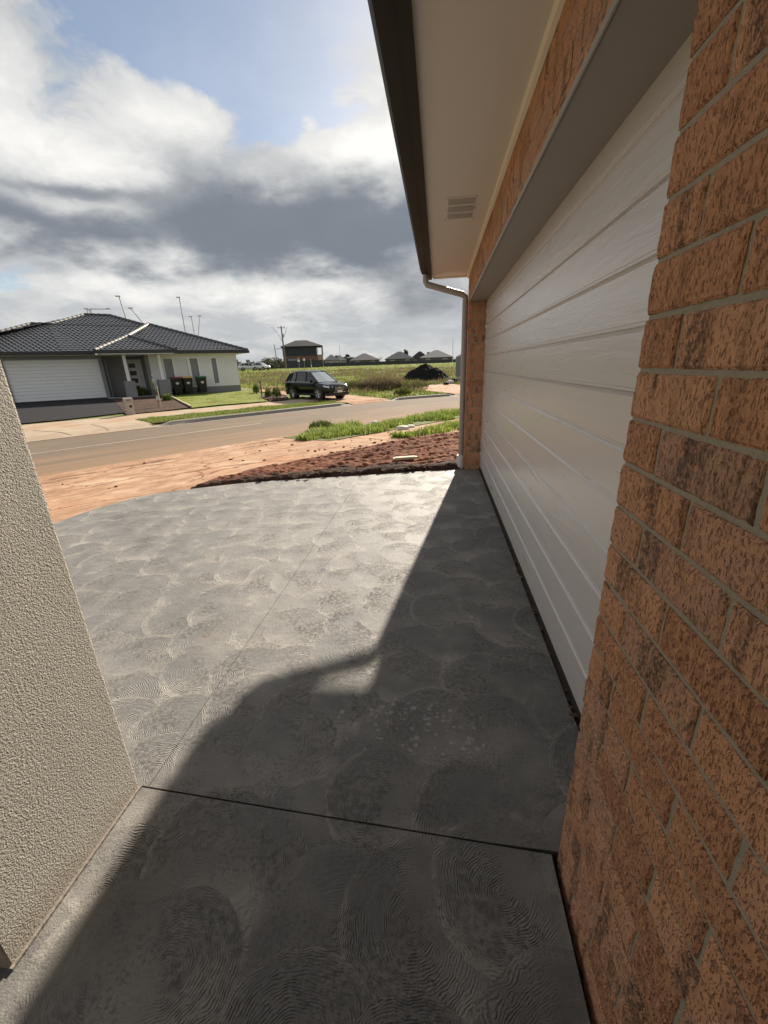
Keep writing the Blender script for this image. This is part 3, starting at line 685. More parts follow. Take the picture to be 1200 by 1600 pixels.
# ------------------------------------------------------------------ tilled garden soil beside the slab
def soil_bed():
    xs = np.arange(-3.9, 3.2, 0.035); ys = np.arange(4.3, 10.0, 0.035); X, Y = np.meshgrid(xs, ys, indexing='ij'); x = X.ravel(); y = Y.ravel()
    poly = [(-3.25, 4.60), (-2.36, 4.92), (-1.386, 5.18), (-.289, 5.45), (.28, 5.59), (3.1, 5.7), (3.1, 9.6), (.45, 9.0), (-.42, 8.55), (-1.1, 7.75), (-2.05, 6.7), (-2.8, 5.65)]
    n = len(poly); sdv = np.full(x.shape, 1e9); ins = np.zeros(x.shape, bool)
    for i in range(n):
        a = np.array(poly[i]); b = np.array(poly[(i+1) % n]); e = b-a; L = e@e
        t = np.clip(((x-a[0])*e[0]+(y-a[1])*e[1])/L, 0, 1); sdv = np.minimum(sdv, np.hypot(x-a[0]-e[0]*t, y-a[1]-e[1]*t))
        c = (a[1] > y) != (b[1] > y)
        with np.errstate(divide='ignore', invalid='ignore'): ins ^= c & (x < (b[0]-a[0])*(y-a[1])/(b[1]-a[1]+1e-12)+a[0])
    sd = np.where(ins, sdv, -sdv)
    h = np.zeros(x.shape); keep = sd > -0.25
    P = np.c_[x, y, 0*x]
    for i in np.nonzero(keep)[0]:
        v = Vector((x[i], y[i], 0)); h[i] = 0.030*mnoise.fractal(v*2.2, 1.0, 2.0, 3)+0.022*abs(mnoise.noise(v*7))+0.022*mnoise.noise(v*17)
    # rake furrows run with the street
    ph = (x*-.62+y*.78)+0.10*np.sin(x*1.3)+.05*np.sin(y*2.1+x)
    fur = (np.abs(np.sin(ph*np.pi/0.30))-.5)*0.045+np.sin(ph*2*np.pi/0.11)*0.008
    edge = sst(-0.06, 0.30, sd); rim = np.exp(-((sd-0.12)/0.12)**2)*0.03*(y < 5.9)
    z = zf(x, y)+0.015+(h+fur)*edge*0.9+rim+edge*0.02-0.16*(1-sst(-0.10, 0.10, sd+0.10*h/0.055))
    # only the quads worth keeping
    F = grid_faces(len(xs), len(ys)); F = F[keep[F].all(1)]
    used = np.unique(F); rem = -np.ones(len(x), int); rem[used] = np.arange(len(used))
    o = np_mesh('tilled_soil', np.c_[x, y, z][used], rem[F], M['soil'], attrs={'wet': np.exp(-np.maximum(y-(5.55+.255*x*(x > -1.6)+(x <= -1.6)*(.42*x+.26)), 0)/0.42)[used]}, kind='structure')
    return lambda: None
soil_bed()
# clods along the slab edge
def clods(name, n, poly_a, poly_b, spread, r0, r1, mat, **kw):
    V = []; F = []; ico = bmesh.new(); bmesh.ops.create_icosphere(ico, subdivisions=1, radius=1.0); iv = np.array([v.co[:] for v in ico.verts]); jf = np.array([[v.index for v in f.verts] for f in ico.faces]); ico.free()
    for i in range(n):
        f = rng.random(); c = np.array(poly_a)*(1-f)+np.array(poly_b)*f; c = c+rng.normal(0, 1, 2)*spread; r = r0+(r1-r0)*rng.random()**3
        if (c[1]-5.53) < (c[0]*0.255-0.02 if c[0] > -2.4 else c[0]*.5+.6): continue
        q = iv*(1+rng.normal(0, .22, (len(iv), 1)))*r*np.array([1, 1, .7]); F.append(jf+len(V)*len(iv)); V.append(q+np.array([c[0], c[1], max(zf1(*c), -0.02)+r*0.35+0.03]))
    return np_mesh(name, np.concatenate(V), np.concatenate(F), mat, **kw)
clods('soil_clods', 320, (-2.9, 4.95), (.2, 5.75), np.array([.25, .12]), .008, .04, M['darksoil'], kind='stuff', label='dark loose clods heaped along the far edge of the grey driveway', category='soil')
clods('red_clods', 420, (-1.6, 6.2), (.8, 7.2), np.array([.5, .8]), .006, .03, M['soil'], kind='stuff', label='red brown clods scattered over the tilled garden soil', category='soil')

def grit():
    n = 170; T = 38+9*rng.random(n); D = -5.9-4.2*rng.random(n)**1.3; P = pt(T, D); z = zd(D)
    ico = bmesh.new(); bmesh.ops.create_icosphere(ico, subdivisions=1, radius=1.0); iv = np.array([v.co[:] for v in ico.verts]); jf = np.array([[v.index for v in f.verts] for f in ico.faces]); ico.free(); V = []; F = []
    for i in range(n):
        r = .005+.028*rng.random()**6; q = iv*(1+rng.normal(0, .25, (len(iv), 1)))*r*np.array([1.2, 1, .6]); F.append(jf+i*len(iv)); V.append(q+np.array([P[i, 0], P[i, 1], z[i]+.008+r*.25]))
    np_mesh('clay_grit', np.concatenate(V), np.concatenate(F), M['soil'], kind='stuff', label='small red stones and crumbs scattered on the orange clay crossover', category='gravel')
grit()

# ================================================================== THE HOUSE WE STAND AGAINST
HX = 0.362; DX = 0.577; YN = 0.851; YF = 5.62; YE = 5.90; ZS = 2.40
house = empty('brick_house', (HX, YN, 0), label='orange brick house close on the right with a wide grey garage door under deep eaves', category='house')
HP = Vector((HX, YN, 0))
def loc_child(o):         # children were built in world coordinates: keep them where they are
    o.matrix_parent_inverse = Matrix.Translation(-HP); return o
Z0, PITCHZ = 0.05, 0.0865
def brick_grid(origin, ax, nrm, length, height, nx, nz, depth, rough, seed):
    """one brick: rough front sheet with rounded arrises and four returns"""
    u = np.linspace(0, 1, nx); w = np.linspace(0, 1, nz); U, Wq = np.meshgrid(u, w, indexing='ij'); U = U.ravel(); Wq = Wq.ravel()
    ex = np.minimum(U, 1-U)*length; ez = np.minimum(Wq, 1-Wq)*height; e = np.minimum(ex, ez)
    r = 0.0045
    drop = np.where(e < r, r-np.sqrt(np.maximum(r*r-(r-e)**2, 0)), 0)*0.8
    P = np.outer(U*length, ax)+np.outer(Wq*height, (0, 0, 1))+origin
    q = P+seed*3.1
    h = np.array([0.6*mnoise.noise(Vector(a)*Vector((1, 1, 1))*38)+0.8*mnoise.noise(Vector((a[0]*110, a[1]*110, a[2]*45))) for a in q])
    inp = np.where(e < 1e-6, 1.0, 0)
    P = P+np.outer(h*rough-drop, nrm)
    # ragged arris
    P[inp > 0] += np.outer(h[inp > 0]*rough*0.9, ax)
    F = grid_faces(nx, nz); i = np.arange(nx*nz).reshape(nx, nz)
    rimidx = np.concatenate([i[:, 0], i[-1, 1:], i[-2::-1, -1], i[0, -2:0:-1]]); n0 = len(P)
    B = P[rimidx]-np.outer(np.full(len(rimidx), depth), nrm); k = len(rimidx)
    R = np.array([[rimidx[a], n0+a, n0+(a+1) % k, rimidx[(a+1) % k]] for a in range(k)])
    return np.concatenate([P, B]), np.concatenate([F, R])
def brick_wall(name, ax, nrm, start, length, z0, z1, res, rough=0.0022, joint=0.0088, bond=0.24, first_full=True, depth=0.03, half=0.115):
    """start: the corner the bond is set out from; ax: direction away from it"""
    ax = np.array(ax, float); nrm = np.array(nrm, float); start = np.array(start, float)
    V = []; F = []; rnd = []; nv = 0; k0 = int(math.floor((z0-Z0)/PITCHZ)); k1 = int(math.ceil((z1-Z0)/PITCHZ))
    for k in range(k0, k1):
        a0 = Z0+k*PITCHZ+joint/2; a1 = Z0+(k+1)*PITCHZ-joint/2; a0 = max(a0, z0); a1 = min(a1, z1)
        if a1-a0 < 0.012: continue
        s = 0.0; odd = k % 2
        while s < length-0.02:
            L = half if (odd and s == 0.0) else bond-joint
            e = min(s+L, length)
            if e-s > 0.025:
                jit = rng.normal(0, 0.0007, 2)
                o = start+ax*s+np.array([0, 0, a0+jit[0]])+nrm*jit[1]
                rs = res(s) if callable(res) else res
                v, f = brick_grid(o, ax, nrm, e-s, a1-a0, max(3, int((e-s)/rs)), max(3, int((a1-a0)/rs)), depth, rough, rng.random()*9)
                V.append(v); F.append(f+nv); nv += len(v); rnd.append(np.full(len(v), rng.random()))
            s = e+joint
    V = np.concatenate(V); F = np.concatenate(F); nb = len(F); rnd = np.concatenate(rnd)
    # mortar bed: one sheet set 6 mm back
    m = 0.0048; pts = [start+np.array([0, 0, z0])-nrm*m+ax*0.004, start+ax*(length-0.004)+np.array([0, 0, z0])-nrm*m]
    nu = max(2, int(length/0.02)); nz = max(2, int((z1-z0)/0.02)) if length < 3 else 2
    uu, ww = np.meshgrid(np.linspace(0, 1, nu), np.linspace(0, 1, nz), indexing='ij')
    mv = pts[0]+np.outer(uu.ravel(), pts[1]-pts[0])+np.outer(ww.ravel(), (0, 0, z1-z0))
    mf = grid_faces(nu, nz)+len(V)
    V = np.concatenate([V, mv]); F = np.concatenate([F, mf]); rnd = np.concatenate([rnd, np.zeros(len(mv))])
    o = np_mesh(name, V, F, [M['brick'], M['mortar']], house, fmat=np.r_[np.zeros(nb), np.ones(len(mf))], attrs={'rnd': rnd})
    return loc_child(o)
# near wall beside the camera, its return into the door reveal, the far pier and the band over the door
brick_wall('brick_wall', (0, -1, 0), (-1, 0, 0), (HX, YN, 0), 1.9, -0.06, ZS, lambda s: 0.0045 if s < 0.75 else 0.03)
brick_wall('door_reveal', (1, 0, 0), (0, 1, 0), (HX+0.003, YN+0.001, 0), DX-HX-0.003, -0.06, 2.09, 0.03, rough=0.001)
brick_wall('brick_pier', (1, 0, 0), (0, -1, 0), (HX, YF, 0), DX-HX-0.003, -0.06, 2.09, 0.02, rough=0.0015, half=0.09)
brick_wall('pier_face', (0, 1, 0), (-1, 0, 0), (HX-0.001, YF, 0), YE-YF-0.03, -0.2, ZS, 0.03, rough=0.0015)
brick_wall('lintel_band', (0, 1, 0), (-1, 0, 0), (HX, YN+0.008, 0), YF-YN-0.016, 2.09, ZS, lambda s: 0.011 if s < 2.4 else 0.03, rough=0.0022)
# solid core behind the brick skins
core = MB()
core.box(((HX+DX)/2+0.012, -0.07, 1.19), (DX-HX-0.03, 1.80, 2.5))
core.box(((HX+DX)/2+0.012, (YF+YE)/2, 1.14), (DX-HX-0.04, YE-YF-0.06, 2.55))
core.box(((HX+DX)/2+0.012, (YN+YF)/2, 2.30), (DX-HX-0.04, YF-YN-0.02, 0.38))
loc_child(core.build('wall_core', M['mortar'], house))
# door head lining with a pale edge trim
hl = MB(); hl.box(((HX+DX)/2+0.022, (YN+YF)/2, 2.083), (DX-HX+0.02, YF-YN, 0.010)); hl.box((HX+0.004, (YN+YF)/2, 2.083), (0.006, YF-YN, 0.022))
loc_child(hl.build('head_lining', M['lining'], house))
# garage door: one pressed-steel face with grooved planks
def door_profile():
    z = 0.035; zt = 2.085; grooves = [0.216, 0.392, 0.574, 0.749, 0.927, 1.097, 1.267, 1.448, 1.625, 1.803, 1.975]
    P = [(DX+0.003, z), (DX, z+0.004)]
    for i, g_ in enumerate(grooves):
        jt = (i % 3 == 0); dp = 0.011 if jt else 0.0075; w = 0.011
        P += [(DX, g_-0.009), (DX+0.0012, g_-0.008), (DX+dp, g_+0.001), (DX+dp+0.001, g_+0.0030), (DX+0.0015, g_+0.0062), (DX, g_+0.0080), (DX, g_+0.0150), (DX+0.0018, g_+0.0165), (DX, g_+0.0185)]
    P += [(DX, zt)]
    return P
dp = door_profile(); ny = 160; ys = np.linspace(YN-0.06, YF+0.05, ny)
V = np.array([(x, y, z) for y in ys for (x, z) in dp]); F = grid_faces(ny, len(dp))
door = loc_child(np_mesh('garage_door', V, F, M['door'], house))
sl = MB(); sl.box((DX+0.012, (YN+YF)/2, 0.017), (0.022, YF-YN+0.08, 0.034)); q = sl.build('rubber_seal', M['rubber'], door); q.matrix_parent_inverse = Matrix.Identity(4)
gp = MB(); gp.box((DX+0.05, YF-0.004, 1.04), (0.09, 0.012, 2.09)); gp.box((DX+0.055, (YN+YF)/2, 2.0775), (0.08, YF-YN-.03, 0.008)); loc_child(gp.build('door_track', M['black'], house))
gs = MB(); gs.box((DX+0.1, (YN+YF)/2, -0.045), (0.5, YF-YN+0.1, 0.05)); loc_child(gs.build('door_sill', M['debris'], house))

# eaves
FXI, FXO, GXO = -0.092, -0.132, -0.235
sf = MB(); sf.box(((FXI+HX)/2+0.01, (YE-2.5)/2, ZS+0.006), (HX-FXI+0.02, YE+2.5, 0.012)); soffit = loc_child(sf.build('soffit', M['soffit'], house))
bd = MB(); bd.prism([(HX-0.001, ZS-0.034), (HX-0.018, ZS-0.030), (HX-0.024, ZS-0.012), (HX-0.024, ZS-0.001), (HX-0.001, ZS-0.001)], YN, YE-0.02, 'xz'); bd.box(((FXI+HX)/2, YE-0.012, ZS-0.010), (HX-FXI-0.03, 0.02, 0.016)); loc_child(bd.build('soffit_bead', M['bead'], house))
fa = MB(); fa.prism([(FXI, ZS-0.022), (FXI, ZS+0.2), (FXO+0.002, ZS+0.2), (FXO+0.002, ZS-0.022)], -2.5, YE, 'xz'); fa.box((FXO+0.0, (YE-2.5)/2, ZS-0.018), (0.006, YE+2.5, 0.006)); loc_child(fa.build('fascia', M['gutter'], house))
ge = MB(); ge.box((HX+0.05, YE+0.012, ZS+0.10), (HX-FXI+0.4, 0.022, 0.22)); loc_child(ge.build('end_fascia', M['bead'], house))
gu = MB()
# quad gutter: hollow channel, thin metal
prof = [(FXO-0.002, ZS+0.13), (FXO-0.002, ZS+0.004), (FXO-0.078, ZS+0.006), (GXO+0.012, ZS+0.030), (GXO, ZS+0.062), (GXO, ZS+0.098), (GXO+0.010, ZS+0.104)]
inn = [(x+(0.003 if x < -0.16 else -0.002), z+0.003) for x, z in prof][::-1]
gu.prism(prof+inn, -2.5, YE-0.20, 'xz')
gutter = loc_child(gu.build('gutter', M['gutter'], house, bevel=0.0008))
ec = MB(); ec.prism(prof, YE-0.202, YE-0.199, 'xz'); q = ec.build('stop_end', M['gutter'], gutter)
# roof above
rf = MB(); rf.prism([(GXO+0.03, ZS+0.11), (5.2, ZS+0.11+5.4*0.42), (5.2, ZS+0.16+5.4*0.42), (GXO+0.03, ZS+0.165)], -2.5, YE+0.05, 'xz'); loc_child(rf.build('roof', M['darkfascia'], house))
# slotted eave vent, punched in rows
vt = MB(); vx0, vx1, vy0, vy1 = 0.045, 0.245, 3.26, 3.70
vt.box(((vx0+vx1)/2, (vy0+vy1)/2, ZS-0.002), (vx1-vx0, vy1-vy0, 0.004), bev=0.0015); vent = loc_child(vt.build('eave_vent', M['soffit'], soffit)); vent.matrix_parent_inverse = Matrix.Identity(4)
vs = MB()
for a in range(3):
    for b in range(30):
        yy0 = vy0+0.018+a*0.142
        xx = vx0+0.012+b*(vx1-vx0-0.024)/29
        vs.box((xx, yy0+0.062, ZS-0.0047), (0.0016, 0.118, 0.0012))
for sx in (vx0+0.006, vx1-0.006):
    for sy in (vy0+0.008, (vy0+vy1)/2, vy1-0.008): vs.lathe((sx-0.012 if sx < .1 else sx+0.004, sy, ZS-0.0042), (0, 0, -1), [(0, 0.004), (0.002, 0.0035), (0.0022, 0)], 8)
q = vs.build('vent_slots', M['black'], soffit)
# downpipe
dpz = MB(); py_ = 5.695
dpz.tube([(-0.165, py_, ZS+0.01), (-0.165, py_, ZS-0.075), (-0.150, py_, ZS-0.105), (0.285, py_, 2.165), (0.318, py_, 2.135), (0.320, py_, 2.09), (0.320, py_, 0.17)], 0.036, 14)
for zz in (0.62, 1.75): dpz.box((0.330, py_, zz), (0.055, 0.085, 0.022))
dpo = loc_child(dpz.build('downpipe', M['pipe'], house, smooth=True))
ds = MB(); ds.lathe((0.318, py_, -0.06), (0, 0, 1), [(0, 0.056), (0.20, 0.056), (0.235, 0.056), (0.24, 0.052), (0.24, 0.037)], 18); q = ds.build('pipe_socket', M['pvc'], dpo, smooth=True)
# rest of the house, out of sight behind the door and behind us
bk = MB(); bk.box((5.3, 2.2, 1.2), (9.0, 8.0, 2.4)); bk.box((-.3, -2.56, 1.2), (3.4, 0.2, 2.6)); loc_child(bk.build('back_wall', M['brownbrick'], house))
pr = MB(); pr.box((-0.77, -1.05, ZS+0.08), (2.2, 2.7, 0.10)); loc_child(pr.build('unseen_porch_roof', M['soffit'], house))  # out of view, added to darken the slab near the camera

# rendered porch pillar on the left
def rendered_pillar():
    x0, x1, y0, y1 = -1.52, -1.03, 0.452, 0.918; b = 0.006
    mb = MB(); mb.box(((x0+x1)/2, (y0+y1)/2, 1.235), (x1-x0, y1-y0, 2.50), bev=b)
    o = mb.build('rendered_pillar', M['render'], label='thick beige pillar with coarse textured render at the left of the driveway', category='pillar')
    return o
rendered_pillar()
# grey joint strip at the pillar's foot
jm = MB(); jm.box((-1.026, 0.685, 0.004), (0.009, 0.47, 0.008)); jm.build('pillar_foot_joint', M['kerb'], kind='structure')
# rubble along the door sill
deb = MB()
for i in range(60):
    y = YN+0.02+abs(rng.normal(0, 1.1)); 
    if y > YF-0.1: continue
    r = 0.003+0.007*rng.random()**2; deb.box((DX-0.010+rng.normal(0, .004), y, -0.006+r*0.4), (r*1.6, r*(1.5+3*rng.random()), r), rz=rng.random()*3)
deb.build('sill_rubble', M['debris'], kind='stuff', label='brown crumbs of rubble in the gap under the grey garage door', category='rubble')

# ================================================================== THE HOUSE ACROSS THE STREET
HA = np.array([-20.5, 24.1]); HU = np.array([math.sin(math.radians(46)), math.cos(math.radians(46))])
oh = empty('neighbour_house', (HA[0], HA[1], 0), math.atan2(HU[1], HU[0]),
           label='single storey house across the street with white garage door and dark tiled hip roof', category='house')
# local frame: x along the front (s), y inwards; "off" towards the street is -y
def hbox(mb, s0, s1, o0, o1, z0, z1, mi=0, bev=0.0):      # offsets towards the street
    mb.box(((s0+s1)/2, -(o0+o1)/2, (z0+z1)/2), (abs(s1-s0), abs(o1-o0), z1-z0), mi=mi, bev=bev); return mb
wl = MB()
hbox(wl, -6.6, -4.34, -0.25, 0, -0.1, 2.60); hbox(wl, -4.34, 0.06, -0.25, 0, 2.36, 2.60); hbox(wl, 0.06, 0.42, -0.25, 0.05, -0.1, 2.60)
hbox(wl, 0.42, 1.30, -1.0, -0.80, -0.1, 2.60); hbox(wl, 0.22, 0.42, -1.0, -0.25, -0.1, 2.6)
hbox(wl, 2.50, 2.72, -1.4, 0.48, -0.1, 2.60); hbox(wl, 1.30, 1.55, -1.4, -0.80, -0.1, 2.6); hbox(wl, 1.55, 2.5, -1.4, -1.2, 2.36, 2.6); hbox(wl, 1.55, 2.5, -1.4, -1.2, -.1, .14)
wl.build('wall', M['greyrender'], oh)
cl = MB()   # lapped boards: each course tilts out at its foot
zc = 0.46
for (a, b) in ((2.72, 3.46), (5.72, 6.44), (6.94, 8.28)):
    z = zc
    while z < 2.55:
        h = min(0.165, 2.56-z); cl.prism([(-0.48-0.030, z), (-0.48, z+h), (-0.30, z+h), (-0.30, z)], a, b, 'yz'); z += 0.165
for (a, b, z0) in ((3.46, 5.72, 0.46), (6.44, 6.94, 0.46)):
    z = z0
    while z < (0.94 if a < 6 else 0.56):
        h = 0.12; cl.prism([(-0.48-0.024, z), (-0.48, z+h), (-0.30, z+h), (-0.30, z)], a, b, 'yz'); z += 0.12
for (a, b) in ((3.46, 5.72), (6.44, 6.94)): hbox(cl, a, b, 0.30, 0.478, 2.38, 2.56)
cl.prism([(-0.47, 0.46), (-0.47, 2.56), (12.5, 2.56), (12.5, 0.46)], 8.16, 8.282, 'yz')
cl.build('cladding', M['offwhite'], oh)
pl = MB(); hbox(pl, 2.72, 8.30, 0.25, 0.51, -0.12, 0.46); pl.prism([(-0.25, -0.12), (-0.25, 0.46), (12.5, 0.46), (12.5, -0.12)], 8.15, 8.31, 'yz'); pl.build('plinth', M['plinth'], oh)
bw = MB(); bw.box((0.8, 7.6, 1.2), (14.6, 12.2, 2.5)); bw.build('rear_wall', M['greyrender'], oh)
gd = MB()
for k in range(12):
    z = 0.12+k*0.1875; gd.prism([(0.10, z+0.006), (0.10, z+0.181), (0.14, z+0.1874), (0.14, z)], -4.34, 0.06, 'yz')
gd.build('garage_door', M['white'], oh)
fd = MB(); hbox(fd, 1.60, 2.42, -1.33, -1.27, 0.14, 2.34); fdoor = fd.build('front_door', M['white'], oh)
for k in range(4):
    z = 0.42+k*0.47; p_ = MB(); hbox(p_, 1.74, 2.12, -1.29, -1.262, z, z+0.27); p_.build('glass_panel', M['darkglass'], fdoor)
hd = MB(); hd.tube([(2.32, 1.24, 0.95), (2.32, 1.24, 1.30)], 0.014, 6); hd.build('handle', M['galv'], fdoor)
fr = MB(); hbox(fr, 1.54, 1.60, -1.36, -1.24, 0.14, 2.36); hbox(fr, 2.42, 2.50, -1.36, -1.24, 0.14, 2.36); fr.build('door_frame', M['white'], oh)
def window(s0, s1, z0, z1, mat, off=0.48):
    f = MB(); w = 0.085
    hbox(f, s0, s1, off-0.10, off+0.04, z0, z0+w); hbox(f, s0, s1, off-0.10, off+0.04, z1-w, z1); hbox(f, s0, s0+w, off-0.10, off+0.04, z0+w, z1-w); hbox(f, s1-w, s1, off-0.10, off+0.04, z0+w, z1-w)
    o = f.build('window', M['white'], oh); g_ = MB(); hbox(g_, s0+w, s1-w, off-0.06, off-0.045, z0+w, z1-w); g_.build('pane', mat, o)
window(3.46, 4.14, 0.94, 2.38, M['blind']); window(4.14, 5.06, 0.94, 2.38, M['offwhite']); window(5.06, 5.72, 0.94, 2.38, M['blind']); window(6.44, 6.94, 0.56, 2.38, M['blind'])
for s0, s1 in ((1.02, 1.58), (2.86, 3.50)):
    p_ = MB(); hbox(p_, s0, s1, 1.02, 1.56, -0.15, 1.04, bev=.01); p_.build('porch_pier', M['greyrender'], oh)
    p_ = MB(); q0 = (s0+s1)/2; hbox(p_, q0-.085, q0+.085, 1.20, 1.37, 1.04, 2.55); p_.build('porch_post', M['white'], oh)
pc = MB(); hbox(pc, 0.0, 4.05, -1.2, 1.80, 2.53, 2.575); hbox(pc, -6.9, .0, -.2, 0.42, 2.56, 2.60); hbox(pc, 4.05, 8.9, .2, .88, 2.56, 2.60); pc.build('eave_lining', M['white'], oh)
pf_ = MB(); hbox(pf_, 0.02, 2.7, -1.2, 1.75, -.1, .12); pf_.build('porch_floor', M['plinth'], oh)
# roof
TAN = 0.41; ZE = 2.74
tile_V = []; tile_F = []
def tiled_plane(bl, br, tl, tr, pitch=0.31, tw=0.26):
    bl, br, tl, tr = [np.array(v, float) for v in (bl, br, tl, tr)]; ux = br-bl; L = np.linalg.norm(ux); ux /= L
    mid = (tl+tr)/2-bl; up = mid-ux*(mid@ux); RH = np.linalg.norm(up); up /= RH; nr = np.cross(ux, up); nr = nr if nr[2] > 0 else -nr
    n = int(math.ceil(RH/pitch)); a_t = (tl-bl)@ux; b_t = (tr-bl)@ux
    for k in range(n):
        v0 = k*pitch-0.03*(k > 0); v1 = min((k+1)*pitch, RH); f0 = max(v0, 0)/RH; f1 = v1/RH
        l0, r0, l1, r1 = a_t*f0, L+(b_t-L)*f0, a_t*f1, L+(b_t-L)*f1
        lo = min(l0, l1); hi = max(r0, r1); us = np.arange(math.floor(lo/(tw/6)), math.ceil(hi/(tw/6))+1)*(tw/6)
        off_ = (k % 2)*tw*0.5
        pr_ = 0.042*np.abs(np.sin(np.pi*(us+off_)/tw))**0.8
        ub = np.clip(us, l0, r0); ut = np.clip(us, l1, r1); m = len(us); base = sum(len(x) for x in tile_V)
        B = bl+np.outer(ub, ux)+up*max(v0, 0)+np.outer(pr_+0.034, nr); Tt = bl+np.outer(ut, ux)+up*v1+np.outer(pr_+0.004, nr); Lw = bl+np.outer(ub, ux)+up*max(v0, 0)+nr*0.0
        tile_V.append(np.concatenate([B, Tt, Lw])); i = np.arange(m-1)
        tile_F.append(np.concatenate([np.stack([i, i+1, m+i+1, m+i], 1), np.stack([2*m+i, 2*m+i+1, i+1, i], 1)])+base)
caps = []
def cap(a, b, kind='dark'):
    a = np.array(a, float); b = np.array(b, float); n = max(1, int(np.linalg.norm(b-a)/0.36))
    mb = MB(); caps.append((mb, kind))
    for k in range(n):
        p = a+(b-a)*k/n; q = a+(b-a)*(k+1.06)/n; mb.tube([p+np.array([0, 0, .045]), q+np.array([0, 0, .03])], [0.105, 0.09], 8)
def Lc(s, w, z): return (s, w, z)
def hip(s0, s1, w0, w1, ax0, aw0, ax1, aw1, zr, ze=ZE, kinds=('dark', 'dark')):
    """front face and the two end faces of a hip roof; ridge from (ax0,aw0) to (ax1,aw1)"""
    A = (ax0, aw0, zr); B = (ax1, aw1, zr)
    return A, B
# main body: ridge parallel to the street
ef = -0.45
def zr(w, e=ef): return ZE+TAN*(w-e)
A1 = (-2.69, 4.0, zr(4.0)); B1 = (-1.6, 4.0, zr(4.0)); A2 = (0.35, 6.1, zr(6.1)); B2 = (1.85, 6.1, zr(6.1))
tiled_plane((-7.14, ef, ZE), (-0.3, ef, ZE), A1, (-1.9, 4.0, zr(4.0)))
tiled_plane((-1.9, 4.0, zr(4.0)+.004), (3.95, 4.0, zr(4.0)+.004), (0.35, 6.1, zr(6.1)), (1.85, 6.1, zr(6.1)))
tiled_plane((-1.6, ef, ZE+.003), (8.4, ef, ZE+.003), (-1.9, 4.0, zr(4.0)), (3.95, 4.0, zr(4.0)))
tiled_plane((8.4, ef, ZE), (8.4, 12.6, ZE), B2, B2)
tiled_plane((-7.14, 8.45, ZE), (-7.14, ef, ZE), A1, A1)
tiled_plane((-6.0, 12.4, ZE+.5), (-6.0, -.15, ZE+.5), A2, A2)
cap((-7.14, ef, ZE), A1, 'pale'); cap(A1, B1); cap((-1.75, 4.0, zr(4.0)), A2, 'pale'); cap(A2, B2); cap(B2, (4.3, 3.65, zr(3.65)))
# wing on the right, standing forward
ew = -0.95; AR = (3.9, 4.25, ZE+0.385*(4.25-ew))
tiled_plane((-0.06, ew, ZE), (9.0, ew, ZE), AR, AR)
tiled_plane((9.0, ew, ZE), (9.0, 13.0, ZE), AR, (3.9, 9.0, AR[2]))
tiled_plane((-0.06, 9.0, ZE), (-0.06, ew, ZE), (3.9, 9.0, AR[2]), AR)
cap((9.0, ew, ZE), AR); cap(AR, (3.9, 9.0, AR[2]))
# porch hip
ep = -1.9; AP = (2.0, 0.55, ZE+0.385*(0.55-ep))
tiled_plane((-0.1, ep, ZE), (4.15, ep, ZE), AP, AP); tiled_plane((4.15, ep, ZE), (4.15, 2.0, ZE), AP, (2.0, 2.5, AP[2])); tiled_plane((-0.1, 2.0, ZE), (-0.1, ep, ZE), (2.0, 2.5, AP[2]), AP)
cap((-0.1, ep, ZE), AP, 'pale'); cap(AP, AR, 'pale'); cap((4.15, ep, ZE), AP, 'dark')
roof = np_mesh('roof', np.concatenate(tile_V), np.concatenate(tile_F), M['tile'], oh)
for mb, kind in caps: mb.build('ridge_cap', M['cap' if kind == 'pale' else 'darkcap'], roof, smooth=True)  # pale kind carries the painted sun glint, dark kind the plain cap
fs = MB()
def feave(s0, s1, o): hbox(fs, s0, s1, o-0.02, o+0.11, ZE-0.16, ZE+0.025)
feave(-7.2, -0.1, 0.43); feave(4.2, 9.08, 0.93); feave(-0.18, 4.22, 1.88)
fs.prism([(ew-.05, ZE-.16), (ew-.05, ZE+.025), (13, ZE+.025), (13, ZE-.16)], 8.98, 9.10, 'yz'); fs.prism([(ep-.05, ZE-.16), (ep-.05, ZE+.025), (-.45, ZE+.025), (-.45, ZE-.16)], -.2, -.09, 'yz')
fs.prism([(ep-.05, ZE-.16), (ep-.05, ZE+.025), (ew, ZE+.025), (ew, ZE-.16)], 4.14, 4.24, 'yz'); fs.prism([(ef-.05, ZE-.16), (ef-.05, ZE+.025), (9, ZE+.025), (9, ZE-.16)], -7.24, -7.12, 'yz')
fs.build('gutter', M['darkfascia'], oh)
dpn = MB(); dpn.tube([(0.30, -0.10, 0.1), (0.30, -0.10, 2.5)], 0.045, 8); dpn.build('downpipe', M['darkfascia'], oh)

# letterbox, bins
lp = march(205, 648)
lb = empty('letterbox', (lp[0], lp[1], zf1(lp[0], lp[1])), math.radians(46), label='short beige rendered letterbox pillar beside the dark driveway across the street', category='letterbox')
lb.scale = (.70, .70, .74); mb = MB(); mb.box((0, 0, 0.33), (0.40, 0.34, 0.72), bev=.012); mb.build('pillar', M['letterbox'], lb)
mb = MB(); mb.box((0, 0, 0.80), (0.46, 0.40, 0.20), bev=.015); mb.build('capping', M['letterbox'], lb)
mb = MB(); mb.box((0, -0.20, 0.79), (0.24, 0.012, 0.035)); mb.build('slot', M['black'], lb)
mb = MB(); mb.lathe((0.05, -0.168, 0.45), (0, -1, 0), [(0, 0.075), (0.006, 0.075), (0.008, 0.0)], 14); mb.build('newspaper_hole', M['black'], lb)

